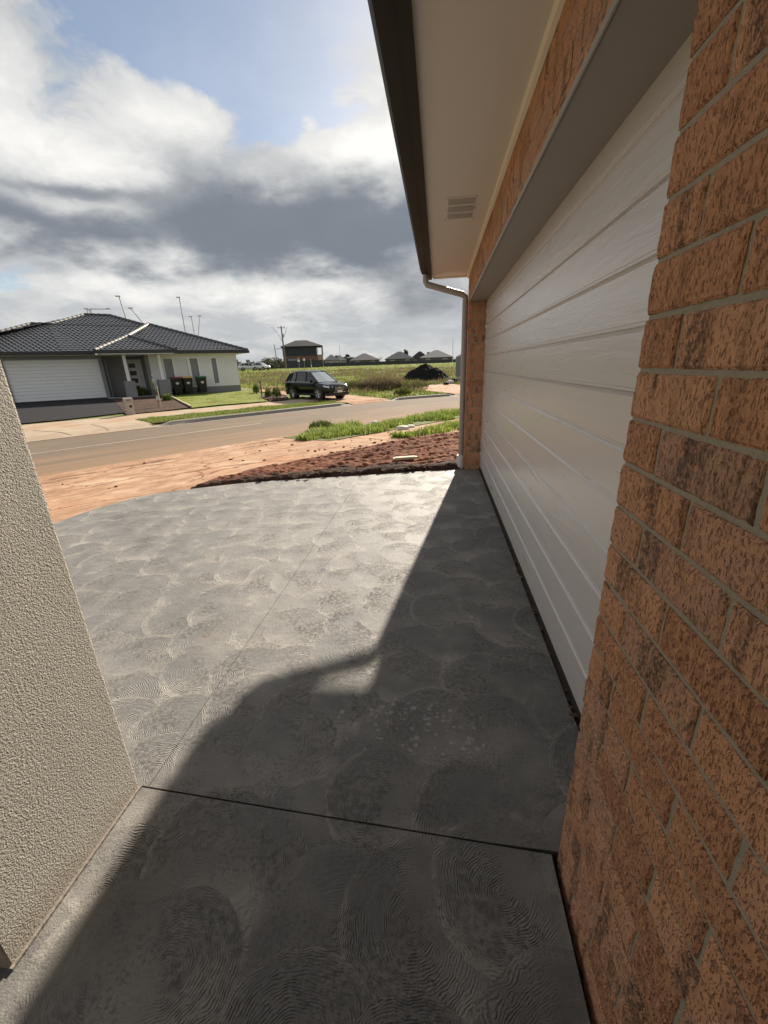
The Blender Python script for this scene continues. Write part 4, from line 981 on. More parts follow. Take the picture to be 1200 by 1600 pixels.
def make_bin(loc, rz, lid, label):
    r = empty('wheelie_bin', loc, rz, label=label, category='bin', group='wheelie bins in front of the white house')
    b = MB(); V = []
    for z, w, d, y0 in ((0.06, .44, .46, 0), (0.55, .50, .56, 0), (0.95, .56, .66, 0)):
        V += [(-w/2, -d/2, z), (w/2, -d/2, z), (w/2, d/2, z), (-w/2, d/2, z)]
    F = [[0, 3, 2, 1], [8, 9, 10, 11]]
    for k in range(2):
        for i in range(4): F.append([k*4+i, k*4+(i+1) % 4, k*4+4+(i+1) % 4, k*4+4+i])
    b.add(V, F); b.box((0, 0, .955), (.60, .70, .035)); b.build('body', M['binbody'], r, bevel=.012)
    l = MB(); l.prism([(-.375, .975), (-.36, 1.02), (-.1, 1.07), (.2, 1.065), (.36, 1.03), (.37, .975)], -.30, .30, 'yz'); l.build('lid', lid, r, bevel=.01)
    for sx in (-.25, .25):
        w = MB(); w.lathe((sx-.03, .27, .10), (1, 0, 0), [(0, .0), (0, .10), (.06, .10), (.06, 0)], 14); w.build('wheel', M['rubber'], r)
    h = MB(); h.tube([(-.22, .37, .98), (-.22, .43, .985), (.22, .43, .985), (.22, .37, .98)], .016, 6); h.build('handle', M['binbody'], r)
    s = MB(); s.prism([(-.10, .76), (.10, .76), (.10, .66), (0, .57), (-.10, .66)], -.283, -.303, 'xz'); o = s.build('sticker', M['sticker'], r); return r
for (px, lid, tx) in ((276, 'redlid', 'black wheelie bin with a dark red lid, leftmost of three by the wall'), (293, 'yellowlid', 'black wheelie bin with a yellow lid, middle of three by the wall'), (315, 'greenlid', 'black wheelie bin with a green lid, rightmost of three by the wall')):
    d = ray(px, 600); n_ = np.array([HU[1], -HU[0]]); o_ = HA+n_*1.05; k = (o_@n_)/(d[:2]@n_); p = d[:2]*k
    make_bin((p[0], p[1], zf1(p[0], p[1])+.03), math.radians(44), M[lid], tx)

# ================================================================== THE BLACK CAR (and the white ones beyond the paddock)
def make_car(name, loc, rz, paint, sc, label, group=None, rims='alloy'):
    r = empty(name, loc, rz, label=label, category='car', group=group); r.scale = (sc, sc, sc)
    # x forward, y left, z up; side outline stations: x, sill z, belt z, half width at sill, at belt
    st = [(-2.32, .52, .92, .74, .76), (-2.30, .40, 1.00, .80, .82), (-2.15, .36, 1.06, .86, .88), (-1.85, .34, 1.06, .90, .915), (-1.2, .34, 1.05, .915, .925), (-.4, .33, 1.03, .92, .925), (.4, .33, 1.01, .92, .925), (1.0, .33, 1.00, .915, .92), (1.35, .34, .98, .91, .91), (1.8, .35, .93, .89, .87), (2.12, .36, .87, .84, .80), (2.28, .38, .80, .76, .70), (2.34, .44, .70, .66, .62)]
    V = []; ns = 12
    for x, z0, z1, w0, w1 in st:
        zm = (z0+z1)/2
        half = [(0, z0), (w0*.6, z0), (w0*.95, z0+.02), (w0*1.0, z0+.12), (w1*1.015, zm+.08), (w1*1.0, z1-.05), (w1*.95, z1), (w1*.5, z1+.035), (0, z1+.05)]
        V += [(x, y, z) for y, z in half]+[(x, -y, z) for y, z in half[-2:0:-1]]
    n = 16; F = []
    for i in range(len(st)-1):
        for k in range(n): F.append([i*n+k, (i+1)*n+k, (i+1)*n+(k+1) % n, i*n+(k+1) % n])
    F.append(list(range(n))); F.append([(len(st)-1)*n+k for k in range(n)][::-1])
    b = MB(); b.add(V, F); body = b.build('body', paint, r, smooth=True)
    # cabin shell: paint pillars + roof, glass set flush
    gl = [(-2.18, 1.07, .80, -1.78, 1.60, .60), (-1.05, 1.06, .86, -1.05, 1.68, .66), (0.0, 1.05, .86, 0.0, 1.68, .66), (1.20, 1.02, .80, .30, 1.63, .61)]
    V = []
    for xb, zb, yb, xt, zt, yt in gl: V += [(xb, yb, zb), (xt, yt, zt), (xt, -yt, zt), (xb, -yb, zb)]
    F = []
    for i in range(3):
        for k in range(3): F.append([i*4+k, (i+1)*4+k, (i+1)*4+k+1, i*4+k+1])
    F += [[0, 1, 2, 3], [12, 15, 14, 13]]
    g_ = MB(); g_.add(V, F); g_.build('cabin_glass', M['carglass'], r)
    ws_ = MB(); ws_.add([(1.215, .70, 1.035), (1.255, 0, 1.045), (1.215, -.70, 1.035), (.325, -.55, 1.625), (.345, 0, 1.645), (.325, .55, 1.625)], [[0, 1, 4, 5], [1, 2, 3, 4]]); w_o = ws_.build('windscreen', M['windscreen'], r); so = w_o.modifiers.new('solid', 'SOLIDIFY'); so.thickness = .02
    rp = MB(); tops = [(-1.86, 1.585, .60), (-1.05, 1.69, .655), (0.0, 1.69, .655), (.34, 1.625, .60)]
    V = []
    for x, z, y in tops: V += [(x, y+.02, z-.03), (x, y*.8, z+.025), (x, 0, z+.04), (x, -y*.8, z+.025), (x, -y-.02, z-.03)]
    F = [[i*5+k, (i+1)*5+k, (i+1)*5+k+1, i*5+k+1] for i in range(3) for k in range(4)]
    nV = len(V); V += [(x, y, z-.035) for x, y, z in V]; F += [[f[3]+nV, f[2]+nV, f[1]+nV, f[0]+nV] for f in F]
    for i in range(3):
        for k in (0, 4): F.append([i*5+k, (i+1)*5+k, (i+1)*5+k+nV, i*5+k+nV])
    F += [[0, 1, 1+nV, nV], [1, 2, 2+nV, 1+nV], [2, 3, 3+nV, 2+nV], [3, 4, 4+nV, 3+nV]]; e = 15
    F += [[e+k, e+k+1, e+k+1+nV, e+k+nV] for k in range(4)]
    rp.add(V, F); roofp = rp.build('roof', paint, r, smooth=True)
    for sy in (1, -1):
        for (x0, z0, y0, x1, z1, y1, w) in ((1.18, 1.03, .80, .30, 1.63, .615, .042), (.10, 1.05, .868, .05, 1.66, .668, .036), (-.98, 1.06, .868, -1.0, 1.67, .668, .036), (-2.1, 1.07, .80, -1.76, 1.60, .61, .075), (-1.72, 1.07, .83, -1.52, 1.62, .625, .05)):
            pi = MB(); pi.tube([(x0, sy*y0, z0), (x1, sy*y1, z1)], w, 6); pi.build('pillar', paint, r)
    rl = MB()
    for sy in (1, -1): rl.tube([(-1.65, sy*.60, 1.66), (-1.3, sy*.62, 1.725), (-.1, sy*.62, 1.735), (.15, sy*.60, 1.69)], .018, 6)
    rl.build('roof_rail', M['galv'], r)
    ch = MB()
    for sy in (1, -1): ch.tube([(-2.0, sy*.872, 1.065), (-.5, sy*.905, 1.055), (1.1, sy*.87, 1.02)], .012, 5)
    ch.tube([(2.335, .50, .44), (2.36, 0, .43), (2.335, -.50, .44)], .022, 5); ch.build('trim', M['chrome'], r)
    # wheels with arches
    for x in (1.38, -1.34):
        for sy in (1, -1):
            a = MB(); a.lathe((x, sy*.90, .36), (0, sy, 0), [(-.22, .43), (.022, .43), (.028, .40), (.028, .0)], 26); a.build('wheel_arch', M['blackplastic'], r)
            w = MB(); w.lathe((x, sy*.72, .35), (0, sy, 0), [(0, .20), (0, .33), (.03, .355), (.19, .355), (.222, .33), (.225, .25), (.20, .245)], 30); wo = w.build('wheel', M['tyre'], r, smooth=True)
            rm = MB(); rm.lathe((x, sy*.72, .35), (0, sy, 0), [(.19, .255), (.222, .255), (.222, .232), (.20, .225)], 30)
            for k in range(5):
                for da in (-.13, .13):
                    an = 2*math.pi*k/5+da; an2 = 2*math.pi*k/5+da*1.5
                    rm.tube([(x+.04*math.cos(an), sy*.935, .35+.04*math.sin(an)), (x+.245*math.cos(an2), sy*.945, .35+.245*math.sin(an2))], .030, 5)
            rm.lathe((x, sy*.72, .35), (0, sy, 0), [(.195, .0), (.215, .055), (.222, .03), (.222, 0)], 12); rm.build('rim', M[rims], wo)
    for sy in (1, -1):
        h = MB(); h.add([(2.20, sy*.78, .80), (2.31, sy*.52, .78), (2.33, sy*.50, .70), (2.22, sy*.79, .70), (1.86, sy*.865, .86), (1.88, sy*.885, .77)], [[0, 1, 2, 3], [4, 0, 3, 5]] if sy > 0 else [[3, 2, 1, 0], [5, 3, 0, 4]])
        me = h; o = h.build('headlight', M['lamp'], r); so = o.modifiers.new('solid', 'SOLIDIFY'); so.thickness = .03; so.offset = 0
        t_ = MB(); t_.box((-2.27, sy*.66, .95), (.10, .26, .16), bev=.02); t_.build('tail_light', M['redlens'], r)
        mi = MB(); mi.box((.88, sy*1.0, 1.10), (.10, .19, .14), bev=.035); mi.tube([(.90, sy*.86, 1.05), (.89, sy*.96, 1.07)], .02, 5); mi.build('mirror', paint, r)
        fo = MB(); fo.box((2.22, sy*.66, .47), (.12, .18, .09), bev=.02); fo.build('fog_light', M['chrome'], r)
    gr = MB(); gr.prism([(-.48, .74), (.48, .74), (.40, .50), (-.40, .50)], 2.27, 2.355, 'yz')
    for k in range(5): gr.box((2.36, 0, .54+k*.045), (.012, .80-.02*(4-k), .012), mi=1)
    gr.box((2.365, 0, .70), (.012, .15, .07), mi=1, bev=.005)
    gr.build('grille', [M['black'], M['chrome']], r)
    np_ = MB(); np_.box((2.37, 0, .47), (.014, .38, .12)); np_.build('number_plate', M['plate'], r)
    bu = MB(); bu.prism([(-.80, .22), (.80, .22), (.84, .40), (-.84, .40)], 1.98, 2.26, 'yz'); bu.prism([(-.80, .26), (.80, .26), (.84, .46), (-.84, .46)], -2.28, -2.0, 'yz')
    for sy in (1, -1): bu.box((0, sy*.90, .30), (1.95, .06, .11), bev=.02)
    bu.build('bumper', M['blackplastic'], r, bevel=.02)
    return r
fwp = march(500, 625.2); rwp = march(458, 621)
hv = np.array([.806, -.592]); cz = zf1(fwp[0]-.9, fwp[1]+.7)
ang = math.atan2(hv[1], hv[0]); left = np.array([-hv[1], hv[0]])
cs = 0.84
cpos = fwp[:2]+left*0.83*cs-hv*1.38*cs
make_car('parked_car', (cpos[0], cpos[1], zf1(fwp[0], fwp[1])+.02), ang, M['carpaint'], cs, 'black seven seat suv parked nose out across the clay crossover by the paddock')
CARPOS = cpos

# ================================================================== VEGETATION
def blades(name, P, h, w, lean, col, mat, seg=True, **kw):
    P = np.asarray(P, float); n = len(P); a = rng.random(n)*2*np.pi; f = a+rng.normal(0, .6, n)+np.pi/2
    wx, wy = np.cos(a)*w/2, np.sin(a)*w/2; lx, ly = np.cos(f)*lean*h, np.sin(f)*lean*h; z0 = P[:, 2]-0.02
    B0 = np.c_[P[:, 0]-wx, P[:, 1]-wy, z0]; B1 = np.c_[P[:, 0]+wx, P[:, 1]+wy, z0]; Tp = np.c_[P[:, 0]+lx, P[:, 1]+ly, P[:, 2]+h]
    if seg:
        M0 = np.c_[P[:, 0]-wx*.75+lx*.3, P[:, 1]-wy*.75+ly*.3, P[:, 2]+h*.58]; M1 = np.c_[P[:, 0]+wx*.75+lx*.3, P[:, 1]+wy*.75+ly*.3, P[:, 2]+h*.58]
        V = np.stack([B0, B1, M0, M1, Tp], 1).reshape(-1, 3); i = np.arange(n)[:, None]*5
        F = np.concatenate([i+np.array([[0, 1, 3]]), i+np.array([[0, 3, 2]]), i+np.array([[2, 3, 4]])]); k = 5
    else:
        V = np.stack([B0, B1, Tp], 1).reshape(-1, 3); F = np.arange(n)[:, None]*3+np.array([[0, 1, 2]]); k = 3
    return np_mesh(name, V, F, mat, attrs={'Col': np.repeat(np.clip(col, 0.005, 1), k, 0)}, **kw)
def n2(x, y, s, seed=0.0):
    return np.array([mnoise.fractal(Vector((a*s+seed, b*s-seed, seed)), 1.0, 2.0, 4) for a, b in zip(x, y)])
G1, G2, G3, BR, ST = np.array([.075, .125, .020]), np.array([.125, .175, .030]), np.array([.215, .245, .050]), np.array([.120, .082, .060]), np.array([.24, .19, .11])
def mixcol(n, ws, cols, var=.25):
    ws = np.asarray(ws, float); ws = ws/ws.sum(1, keepdims=True) if ws.ndim == 2 else np.tile(ws/ws.sum(), (n, 1))
    c = (ws.cumsum(1) > rng.random((n, 1))).argmax(1); return np.array(cols)[c]*(1+rng.normal(0, var, (n, 1)))
def verge_grass(name, n, t0, t1, d0, d1, hs, label):
    T = t0+(t1-t0)*rng.random(n)**1.15; D = d0+(d1-d0)*rng.random(n); P = pt(T, D); q = n2(P[:, 0], P[:, 1], 0.9, 3.0); e = np.minimum(D-d0, d1-D)/(d1-d0)
    keep = (q+2.2*e-0.22+np.clip((T-t0)*.5, 0, .3)-.25 > rng.random(n)*.35); P, D, q, e = P[keep], D[keep], q[keep], e[keep]; n = len(P)
    h = hs*(0.45+0.75*rng.random(n))*np.clip(.5+1.3*q+1.2*e, .35, 1.5)
    return blades(name, np.c_[P, zd(D)], h, .012+.014*rng.random(n), .25+.5*rng.random(n), mixcol(n, [3, 4, 3, .4, .5], [G1*1.5, G2*1.55, G3*1.5, BR, ST]), M['blade'], kind='stuff', label=label, category='grass')
verge_grass('verge_weeds', 34000, 44.9, 62, -7.95, -5.8, .15, 'long green weeds along the near edge of the street')
verge_grass('path_weeds', 16000, 46.0, 62, -10.1, -8.9, .14, 'green weeds between the sandy path and the tilled soil')
def short_grass(name, t0, t1, d0, d1, n, h, label, cols, keepf=None):
    T = t0+(t1-t0)*rng.random(n); D = d0+(d1-d0)*rng.random(n); P = pt(T, D)
    if keepf is not None: k = keepf(P); P = P[k]; D = D[k]
    q = n2(P[:, 0], P[:, 1], 1.1, 5.0); n = len(P)
    return blades(name, np.c_[P, zd(D)], h*(.4+.8*rng.random(n))*(1+.8*np.clip(q, -.4, .6)), .02+.015*rng.random(n), .3+.5*rng.random(n), mixcol(n, [2, 4, 3, .3, .5], cols), M['blade'], seg=False, kind='stuff', label=label, category='grass')
short_grass('kerbside_grass', 44.0, 52.4, .28, 2.18, 15000, .075, 'bright mown grass between the far kerb and the footpath', [G1*1.2, G2*1.15, G3, BR, ST])
def in_poly(P, poly):
    x, y = P[:, 0], P[:, 1]; ins = np.zeros(len(P), bool)
    for i in range(len(poly)):
        a, b = poly[i-1], poly[i]; c = (a[1] > y) != (b[1] > y)
        with np.errstate(divide='ignore', invalid='ignore'): ins ^= c & (x < (b[0]-a[0])*(y-a[1])/(b[1]-a[1]+1e-12)+a[0])
    return ins
lawnp = [march(*q)[:2] for q in [(300, 637.6), (345, 632.6), (419, 627), (409, 623), (396, 614), (384, 612), (340, 617.5), (270, 620.8)]]
short_grass('front_lawn_grass', 44.5, 54.5, 4.2, 12.5, 30000, .06, 'short yellow green lawn in front of the white house', [G2, G3*.9, G3, ST*.7, ST], lambda P: in_poly(P, lawnp))

# the paddock: weeds from the street to the fences
def paddock(name, n, r0, r1, hf, colf, label, sel, wd=1.0, lean=.5):
    a = np.radians(-34+44*rng.random(n)); r = r0*(r1/r0)**rng.random(n); x = np.sin(a)*r; y = np.cos(a)*r; T, D = td(x, y)
    px_ = x-HA[0]; py2 = y-HA[1]; s_ = px_*HU[0]+py2*HU[1]; o_ = px_*HU[1]-py2*HU[0]
    k = (D > .35) & ~((s_ < 9.6) & (o_ < 6.5)) & ~((D < 4.2) & (T < 55.1)) & ~((T > 59.0) & (T < 62.7) & (D < 8.2)) & ~((T < 55.0) & (D < 9)) & ~(in_poly(np.c_[x, y], lawnp))
    x, y, D, r, T = x[k], y[k], D[k], r[k], T[k]; q = n2(x, y, .16, 9.0); q2 = n2(x, y, .55, 4.0); k = sel(q, q2, r, D, T) & (rng.random(len(q)) < np.clip(1.05+1.6*q2, .25, 1)); x, y, D, r, q, q2 = x[k], y[k], D[k], r[k], q[k], q2[k]
    n = len(x); h = hf(q, q2, r, D, n)
    return blades(name, np.c_[x, y, zd(D)], h, (.018+.0011*r)*wd*(.6+.8*rng.random(n)), lean*(.4+rng.random(n)), colf(n, q, q2, r), M['blade'], seg=False, kind='stuff', label=label, category='grass')
paddock('paddock_grass', 84000, 22, 120, lambda q, q2, r, D, n: (.05+.10*rng.random(n))*(1+1.1*np.clip(q2, -.5, .7))*np.where(r > 80, .8, 1), lambda n, q, q2, r: mixcol(n, np.c_[2+3*(q2 > .1), 4+0*q, 2.0+5*(r > 80)+3*(q < -.1), .9+2.5*(q > .15), .6+0*q], [G1, G2*1.15, G3*1.2, BR*1.2, ST*1.1]),
        'green paddock grass spreading behind the black car to the far fences', lambda q, q2, r, D, T: np.ones(len(q), bool))
paddock('dry_weeds', 56000, 24, 85, lambda q, q2, r, D, n: (.10+.24*rng.random(n))*(1+.8*np.clip(q2, -.5, .6)), lambda n, q, q2, r: mixcol(n, [0.8, .5, .3, 5, .8], [G1, G2, G3, np.array([.125, .083, .070]), ST*.8]),
        'tall brown and mauve dead weeds standing in the paddock', lambda q, q2, r, D, T: (q+.7*q2 > .02+.25*(r > 80)-.20*((r > 45) & (r < 80))) & (D > 3), wd=.75, lean=.35)

def shrub(name, p, w, h, n, cols, label, category='shrub', group=None, bw=.03, ws=None):
    r = empty(name, (p[0], p[1], p[2]), 0, label=label, category=category, group=group)
    a = rng.random(n)*2*np.pi; rr = np.sqrt(rng.random(n)); x = np.cos(a)*rr*w/2; y = np.sin(a)*rr*w/2
    top = h*np.sqrt(np.clip(1-rr**2*.85, .05, 1))*(1+.25*n2(x*3+p[0], y*3+p[1], 1.0, 2.0)); z = top*rng.random(n)**.7*.85
    ln = h*.28*(.5+rng.random(n)); col = mixcol(n, ws or [1]*len(cols), cols, .3)
    o = blades('foliage', np.c_[x, y, z], ln, np.full(n, bw)*(.5+rng.random(n)), .7*(.3+rng.random(n)), col, M['leaf'], seg=False); o.parent = r
    s = MB()
    for k in range(7):
        b = k*.9; s.tube([(0, 0, -.03), (math.cos(b)*w*.16, math.sin(b)*w*.16, h*.4), (math.cos(b)*w*.3, math.sin(b)*w*.3, h*.7)], [.022*h+.006, .014*h+.004, .004], 5)
    s.build('stem', M['trunk'], r); return r
def onground(x, y, lift=0.0):
    p = march(x, y); return (p[0], p[1], zf1(p[0], p[1])+lift)
shrub('dry_shrub', onground(597, 607), 3.1, .88, 4600, [BR*1.5, BR*1.1, ST*.9, G1*1.3], 'wide brown dead shrub at the edge of the paddock beyond the street', ws=[4, 2, 1.6, 1.4], bw=.028)
shrub('low_shrub', onground(629, 617), 1.0, .45, 900, [G1*.8, BR*.7, G2], 'small dark low shrub close behind the far kerb', bw=.03)
shrub('green_shrub', onground(560, 606), 2.2, .55, 1800, [G1, G2, BR], 'low spreading green shrub behind the nose of the black car', bw=.04)
shrub('mixed_shrub', onground(645, 607), 2.2, .55, 1600, [G1, G2, BR, ST*.7], 'olive scrubby shrub in front of the black soil mound', bw=.035)
shrub('kerb_shrub', onground(503, 671), .75, .26, 700, [G1*.55, G1*.8, G2*.6], 'dark clump of weeds in the near verge grass', bw=.025)
for i, (x, y, s_, tx) in enumerate([(401, 614.5, .55, 'young plant in the seedling bed nearest the white house'), (420, 621, .5, 'young plant in the middle of the seedling bed'), (433, 622.5, .62, 'young plant in the seedling bed closest to the black car')]):
    shrub('seedling', onground(x, y), s_*.8, s_*1.1, 260, [G1*.7, G2*.8, G1], tx, 'plant', 'seedlings beside the black car', bw=.035)
for (x, y, s_, tx) in ((222, 619, .9, 'green bushy plant at the foot of the porch pier'), (262, 626, .5, 'tiny plant in the brown garden bed')):
    shrub('garden_plant', onground(x, y), s_, s_*.7, 420, [G1*.8, G2*.8, G1], tx, 'plant', bw=.05)
sp = onground(249, 636.5)
sap = empty('staked_sapling', sp, 0, label='thin staked sapling with a pale tag in the brown garden bed', category='sapling')
s_ = MB(); s_.tube([(0, 0, -.05), (-.03, 0, .8), (-.08, .02, 1.5)], [.016, .012, .006], 6); s_.build('stem', M['trunk'], sap)
s_ = MB(); s_.box((.09, 0, .45), (.03, .03, 1.0)); s_.build('stake', M['timber'], sap)
s_ = MB(); s_.box((.02, -.03, .42), (.13, .012, .16)); s_.build('tag', M['sticker'], sap)
n = 36; tt = rng.random(n); o = blades('leaves', np.c_[-.02-.06*tt+rng.normal(0, .06, n), rng.normal(0, .06, n), .5+.95*tt], np.full(n, .09), np.full(n, .04), .9*rng.random(n), mixcol(n, [1, 1], [G1, G2]), M['leaf'], seg=False); o.parent = sap
stp = onground(409.5, 619)
s_ = MB(); s_.box((0, 0, .42), (.07, .07, .95), bev=.005); s_.box((0, 0, .885), (.055, .055, .03)); o = s_.build('garden_stake', M['trunk'], label='dark wooden stake standing beside the seedling bed', category='stake'); o.location = stp
eg = MB(); P = [march(*q) for q in [(268, 621), (285, 630), (299, 637)]]; P = [(p[0], p[1], zf1(p[0], p[1])+.06) for p in P]; eg.tube(P, .045, 6); eg.build('garden_edging', M['timber'], label='pale timber edging between the brown garden bed and the lawn', category='edging')

# soil mound
def mound():
    a = march(629, 593.5); b = march(706, 594.5); c = (a+b)/2; wv = np.linalg.norm((b-a)[:2]); ax = (b-a)[:2]/wv; n = 90; u = np.linspace(-.56, .60, n); v = np.linspace(-.5, .5, 60); Uu, Vv = np.meshgrid(u, v, indexing='ij')
    x = c[0]+ax[0]*Uu*wv-ax[1]*Vv*wv*.8; y = c[1]+ax[1]*Uu*wv+ax[0]*Vv*wv*.8; x = x.ravel(); y = y.ravel(); uu = Uu.ravel(); vv = Vv.ravel()
    r = np.hypot((uu+.02)/np.where(uu > 0, .50, .46), vv/.42); f = np.clip(1-r, 0, 1); prof = np.minimum(f*1.55, .62+.38*sst(.2, .95, f)); hN = np.array([mnoise.fractal(Vector((p, q, 1.7))*2.6, 1.0, 2.0, 4) for p, q in zip(x, y)]); h2 = np.array([abs(mnoise.noise(Vector((p, q, 4.7))*6.0)) for p, q in zip(x, y)])
    z = zf(x, y)-0.06+1.22*prof+(.14*hN+.10*h2)*np.clip(f*4, 0, 1)
    z += .20*np.exp(-(((uu+.03)/.035)**2+(vv/.06)**2))
    np_mesh('soil_mound', np.c_[x, y, z], grid_faces(n, 60), M['blacksoil'], label='heap of black topsoil dumped in the paddock beyond the street', category='soil heap')
mound()
for k, (x, y, w) in enumerate([(712, 598, .34), (703, 599, .28), (697, 601, .22)]):
    p = onground(x, y); bm = bmesh.new(); bmesh.ops.create_icosphere(bm, subdivisions=2, radius=w)
    for v in bm.verts: v.co *= 1+.28*mnoise.noise(v.co*4+Vector((k*9, 0, 0)))
    for v in bm.verts: v.co.z *= .6
    mb = MB(); mb.bm(bm); o = mb.build('soil_clod', M['stone'] if k == 1 else M['blacksoil'], label=['dark lump of earth to the right of the black soil heap', 'pale broken rock to the right of the black soil heap', 'smallest dark lump beside the black soil heap'][k], category='clod'); o.location = (p[0], p[1], p[2]+w*.3)
# mesh fence panel by the sandy crossover
fp = march(716, 592.5)
tf = empty('site_fence_panel', (fp[0], fp[1], zf1(fp[0], fp[1])), math.radians(8), label='grey cloth covered site fence panel beside the house corner beyond the street', category='fence')
s_ = MB(); s_.tube([(-.25, 0, 0), (-.25, 0, 1.85), (3.2, 0, 1.85), (3.2, 0, 0)], .022, 6); s_.tube([(-.25, 0, .15), (3.2, 0, .15)], .018, 6); s_.build('frame', M['galv'], tf)
s_ = MB(); V = []; 
for i in range(24):
    for j in range(2): V.append((-.24+3.42*i/23, .03*math.sin(i*1.3)+.012, .18+1.64*j))
s_.add(V, [[i*2, i*2+2, i*2+3, i*2+1] for i in range(23)]); c_ = s_.build('cloth', M['shade'], tf); so = c_.modifiers.new('t', 'SOLIDIFY'); so.thickness = .006
for xx in (-.25, 3.2): s_ = MB(); s_.box((xx, 0, .06), (.25, .6, .13), bev=.02); s_.build('foot_block', M['stone'], tf)

# small things on the near verge
p = onground(633, 723.5, .075); s_ = MB(); s_.box((0, 0, 0), (.36, .08, .032), bev=.006); s_.box((.0, .004, .019), (.30, .07, .004)); o = s_.build('timber_offcut', M['timber'], label='pale timber offcut lying on the red tilled soil', category='timber'); o.location = p; o.rotation_euler = (.05, -.02, math.radians(12))
for k, (x, y, w, tx) in enumerate([(629, 671, .12, 'pale crumpled rubble lump on the sandy path'), (641, 668, .09, 'small pale rock on the sandy path beside the larger lump'), (586, 661.5, .10, 'white scrap lying in the near verge grass')]):
    p = onground(x, y); bm = bmesh.new(); bmesh.ops.create_icosphere(bm, subdivisions=3, radius=w)
    for v in bm.verts: v.co *= 1+.35*mnoise.fractal(v.co*5+Vector((k*7, 3, 0)), 1, 2, 3)
    for v in bm.verts: v.co.z *= .55; v.co.x *= 1.35
    mb = MB(); mb.bm(bm); o = mb.build('rubble', M['stone'], label=tx, category='rubble'); o.location = (p[0], p[1], p[2]+w*.3)

# ================================================================== BEYOND THE PADDOCK
def frame_at(px, dist, lift=0.0):
    p = at(px, 572, dist); z = zf1(p[0], p[1])+lift; rz = -math.atan2(p[0], p[1]); m = np.linalg.norm((at(px+1, 572, dist)-at(px, 572, dist))[:2]); return (p[0], p[1], z), rz, m
def hip_roof(mb, x0, x1, y0, y1, ze, rise, mi=0, eave=.45, thick=.16):
    x0 -= eave; x1 += eave; y0 -= eave; y1 += eave; w = x1-x0; d = y1-y0; k = min(w, d)/2
    r = [(x0+k, y0+k, ze+rise), (x1-k, y1-k, ze+rise)] if w != d else [((x0+x1)/2-.01, (y0+y1)/2, ze+rise), ((x0+x1)/2+.01, (y0+y1)/2, ze+rise)]
    if w >= d: r = [(x0+k, (y0+y1)/2, ze+rise), (x1-k+.01, (y0+y1)/2, ze+rise)]
    else: r = [((x0+x1)/2, y0+k, ze+rise), ((x0+x1)/2, y1-k+.01, ze+rise)]
    b = [(x0, y0, ze), (x1, y0, ze), (x1, y1, ze), (x0, y1, ze)]; lo = [(x, y, z-thick) for x, y, z in b]; V = b+r+lo
    F = [[0, 1, 5, 4], [2, 3, 4, 5], [1, 2, 5], [3, 0, 4]] if w >= d else [[0, 1, 4], [1, 2, 5, 4], [2, 3, 5], [3, 0, 4, 5]]
    F += [[6, 7, 1, 0], [7, 8, 2, 1], [8, 9, 3, 2], [9, 6, 0, 3], [9, 8, 7, 6]]; mb.add(V, F, mi)
def far_house(px0, px1, dist, wallh, rise, wallm, roofm, label, depth=None, group='houses behind the long dark fence', turn=0.0, lift=0.0):
    c, rz, m = frame_at((px0+px1)/2, dist, lift); w = (px1-px0)*m; d = depth or w*.9
    r = empty('distant_house', c, rz+turn, label=label, category='house', group=group)
    b = MB(); b.box((0, d/2, wallh/2-.2), (w-.9, d-.9, wallh+.4)); b.build('wall', wallm, r)
    f = MB(); hip_roof(f, -w/2+.45, w/2-.45, .45, d-.45, wallh, rise); f.build('roof', roofm, r)
    for k in range(2):
        x = (-.24+.5*k)*w; q = MB(); q.box((x, .40, wallh*.62), (1.9, .14, 1.1)); q.box((x, .36, wallh*.62-.56), (2.0, .16, .06)); wn = q.build('window', M['white'], r); q = MB(); q.box((x, .325, wallh*.62), (1.7, .03, .92)); q.build('pane', M['blind'], wn)
    q = MB(); q.box((-w/2+.2, d/2, wallh-.16), (.1, d-.1, .12)); q.box((0, .0, wallh-.12), (w, .10, .12)); q.build('gutter', M['darkfascia'], r)
    return r
# two storey house with balcony, its dark fence
c, rz, m = frame_at(472, 124)
W2 = 53*m; ts = empty('two_storey_house', c, rz, label='two storey house with slate grey upper cladding and a corner balcony beyond the paddock', category='house')
b = MB(); b.box((-.2, 5, 1.5), (W2, 10, 3.3)); b.build('lower_wall', M['brownbrick'], ts)
b = MB(); b.box((-.2, 5, 4.35), (W2+.1, 10.1, 2.4)); b.build('upper_cladding', M['darkclad'], ts)
b = MB(); hip_roof(b, -W2/2-.1, W2/2+.9, -.1, 7.2, 5.6, 1.7, eave=.55); b.build('roof', M['slateroof'], ts)
b = MB(); b.box((W2/2+.6, 3, 1.55), (1.5, 6, 3.2)); b.build('tan_wing', M['tanbrick'], ts)
b = MB(); b.box((W2/2+.65, 3, 3.22), (1.7, 6.2, .16)); 
for yy in (.1, 3.0, 5.9): b.box((W2/2+1.4, yy, 4.35), (.16, .16, 2.2))
b.box((W2/2+1.42, 3, 4.2), (.05, 6, .06)); b.box((W2/2+1.42, 3, 3.75), (.04, 5.7, .75)); b.build('balcony', M['pipe'], ts)
b = MB(); b.box((-W2/2+2.6, -.06, 2.15), (3.4, .12, .75)); b.box((-W2/2+2.6, -.08, 1.75), (3.6, .16, .06)); wn = b.build('window', M['darkfascia'], ts); b = MB(); b.box((-W2/2+2.6, -.135, 2.15), (3.2, .03, .6)); b.build('pane', M['blind'], wn)
b = MB(); b.box((W2/2-.1, -.06, 4.4), (.35, .1, 1.3)); b.build('upper_window', M['white'], ts)
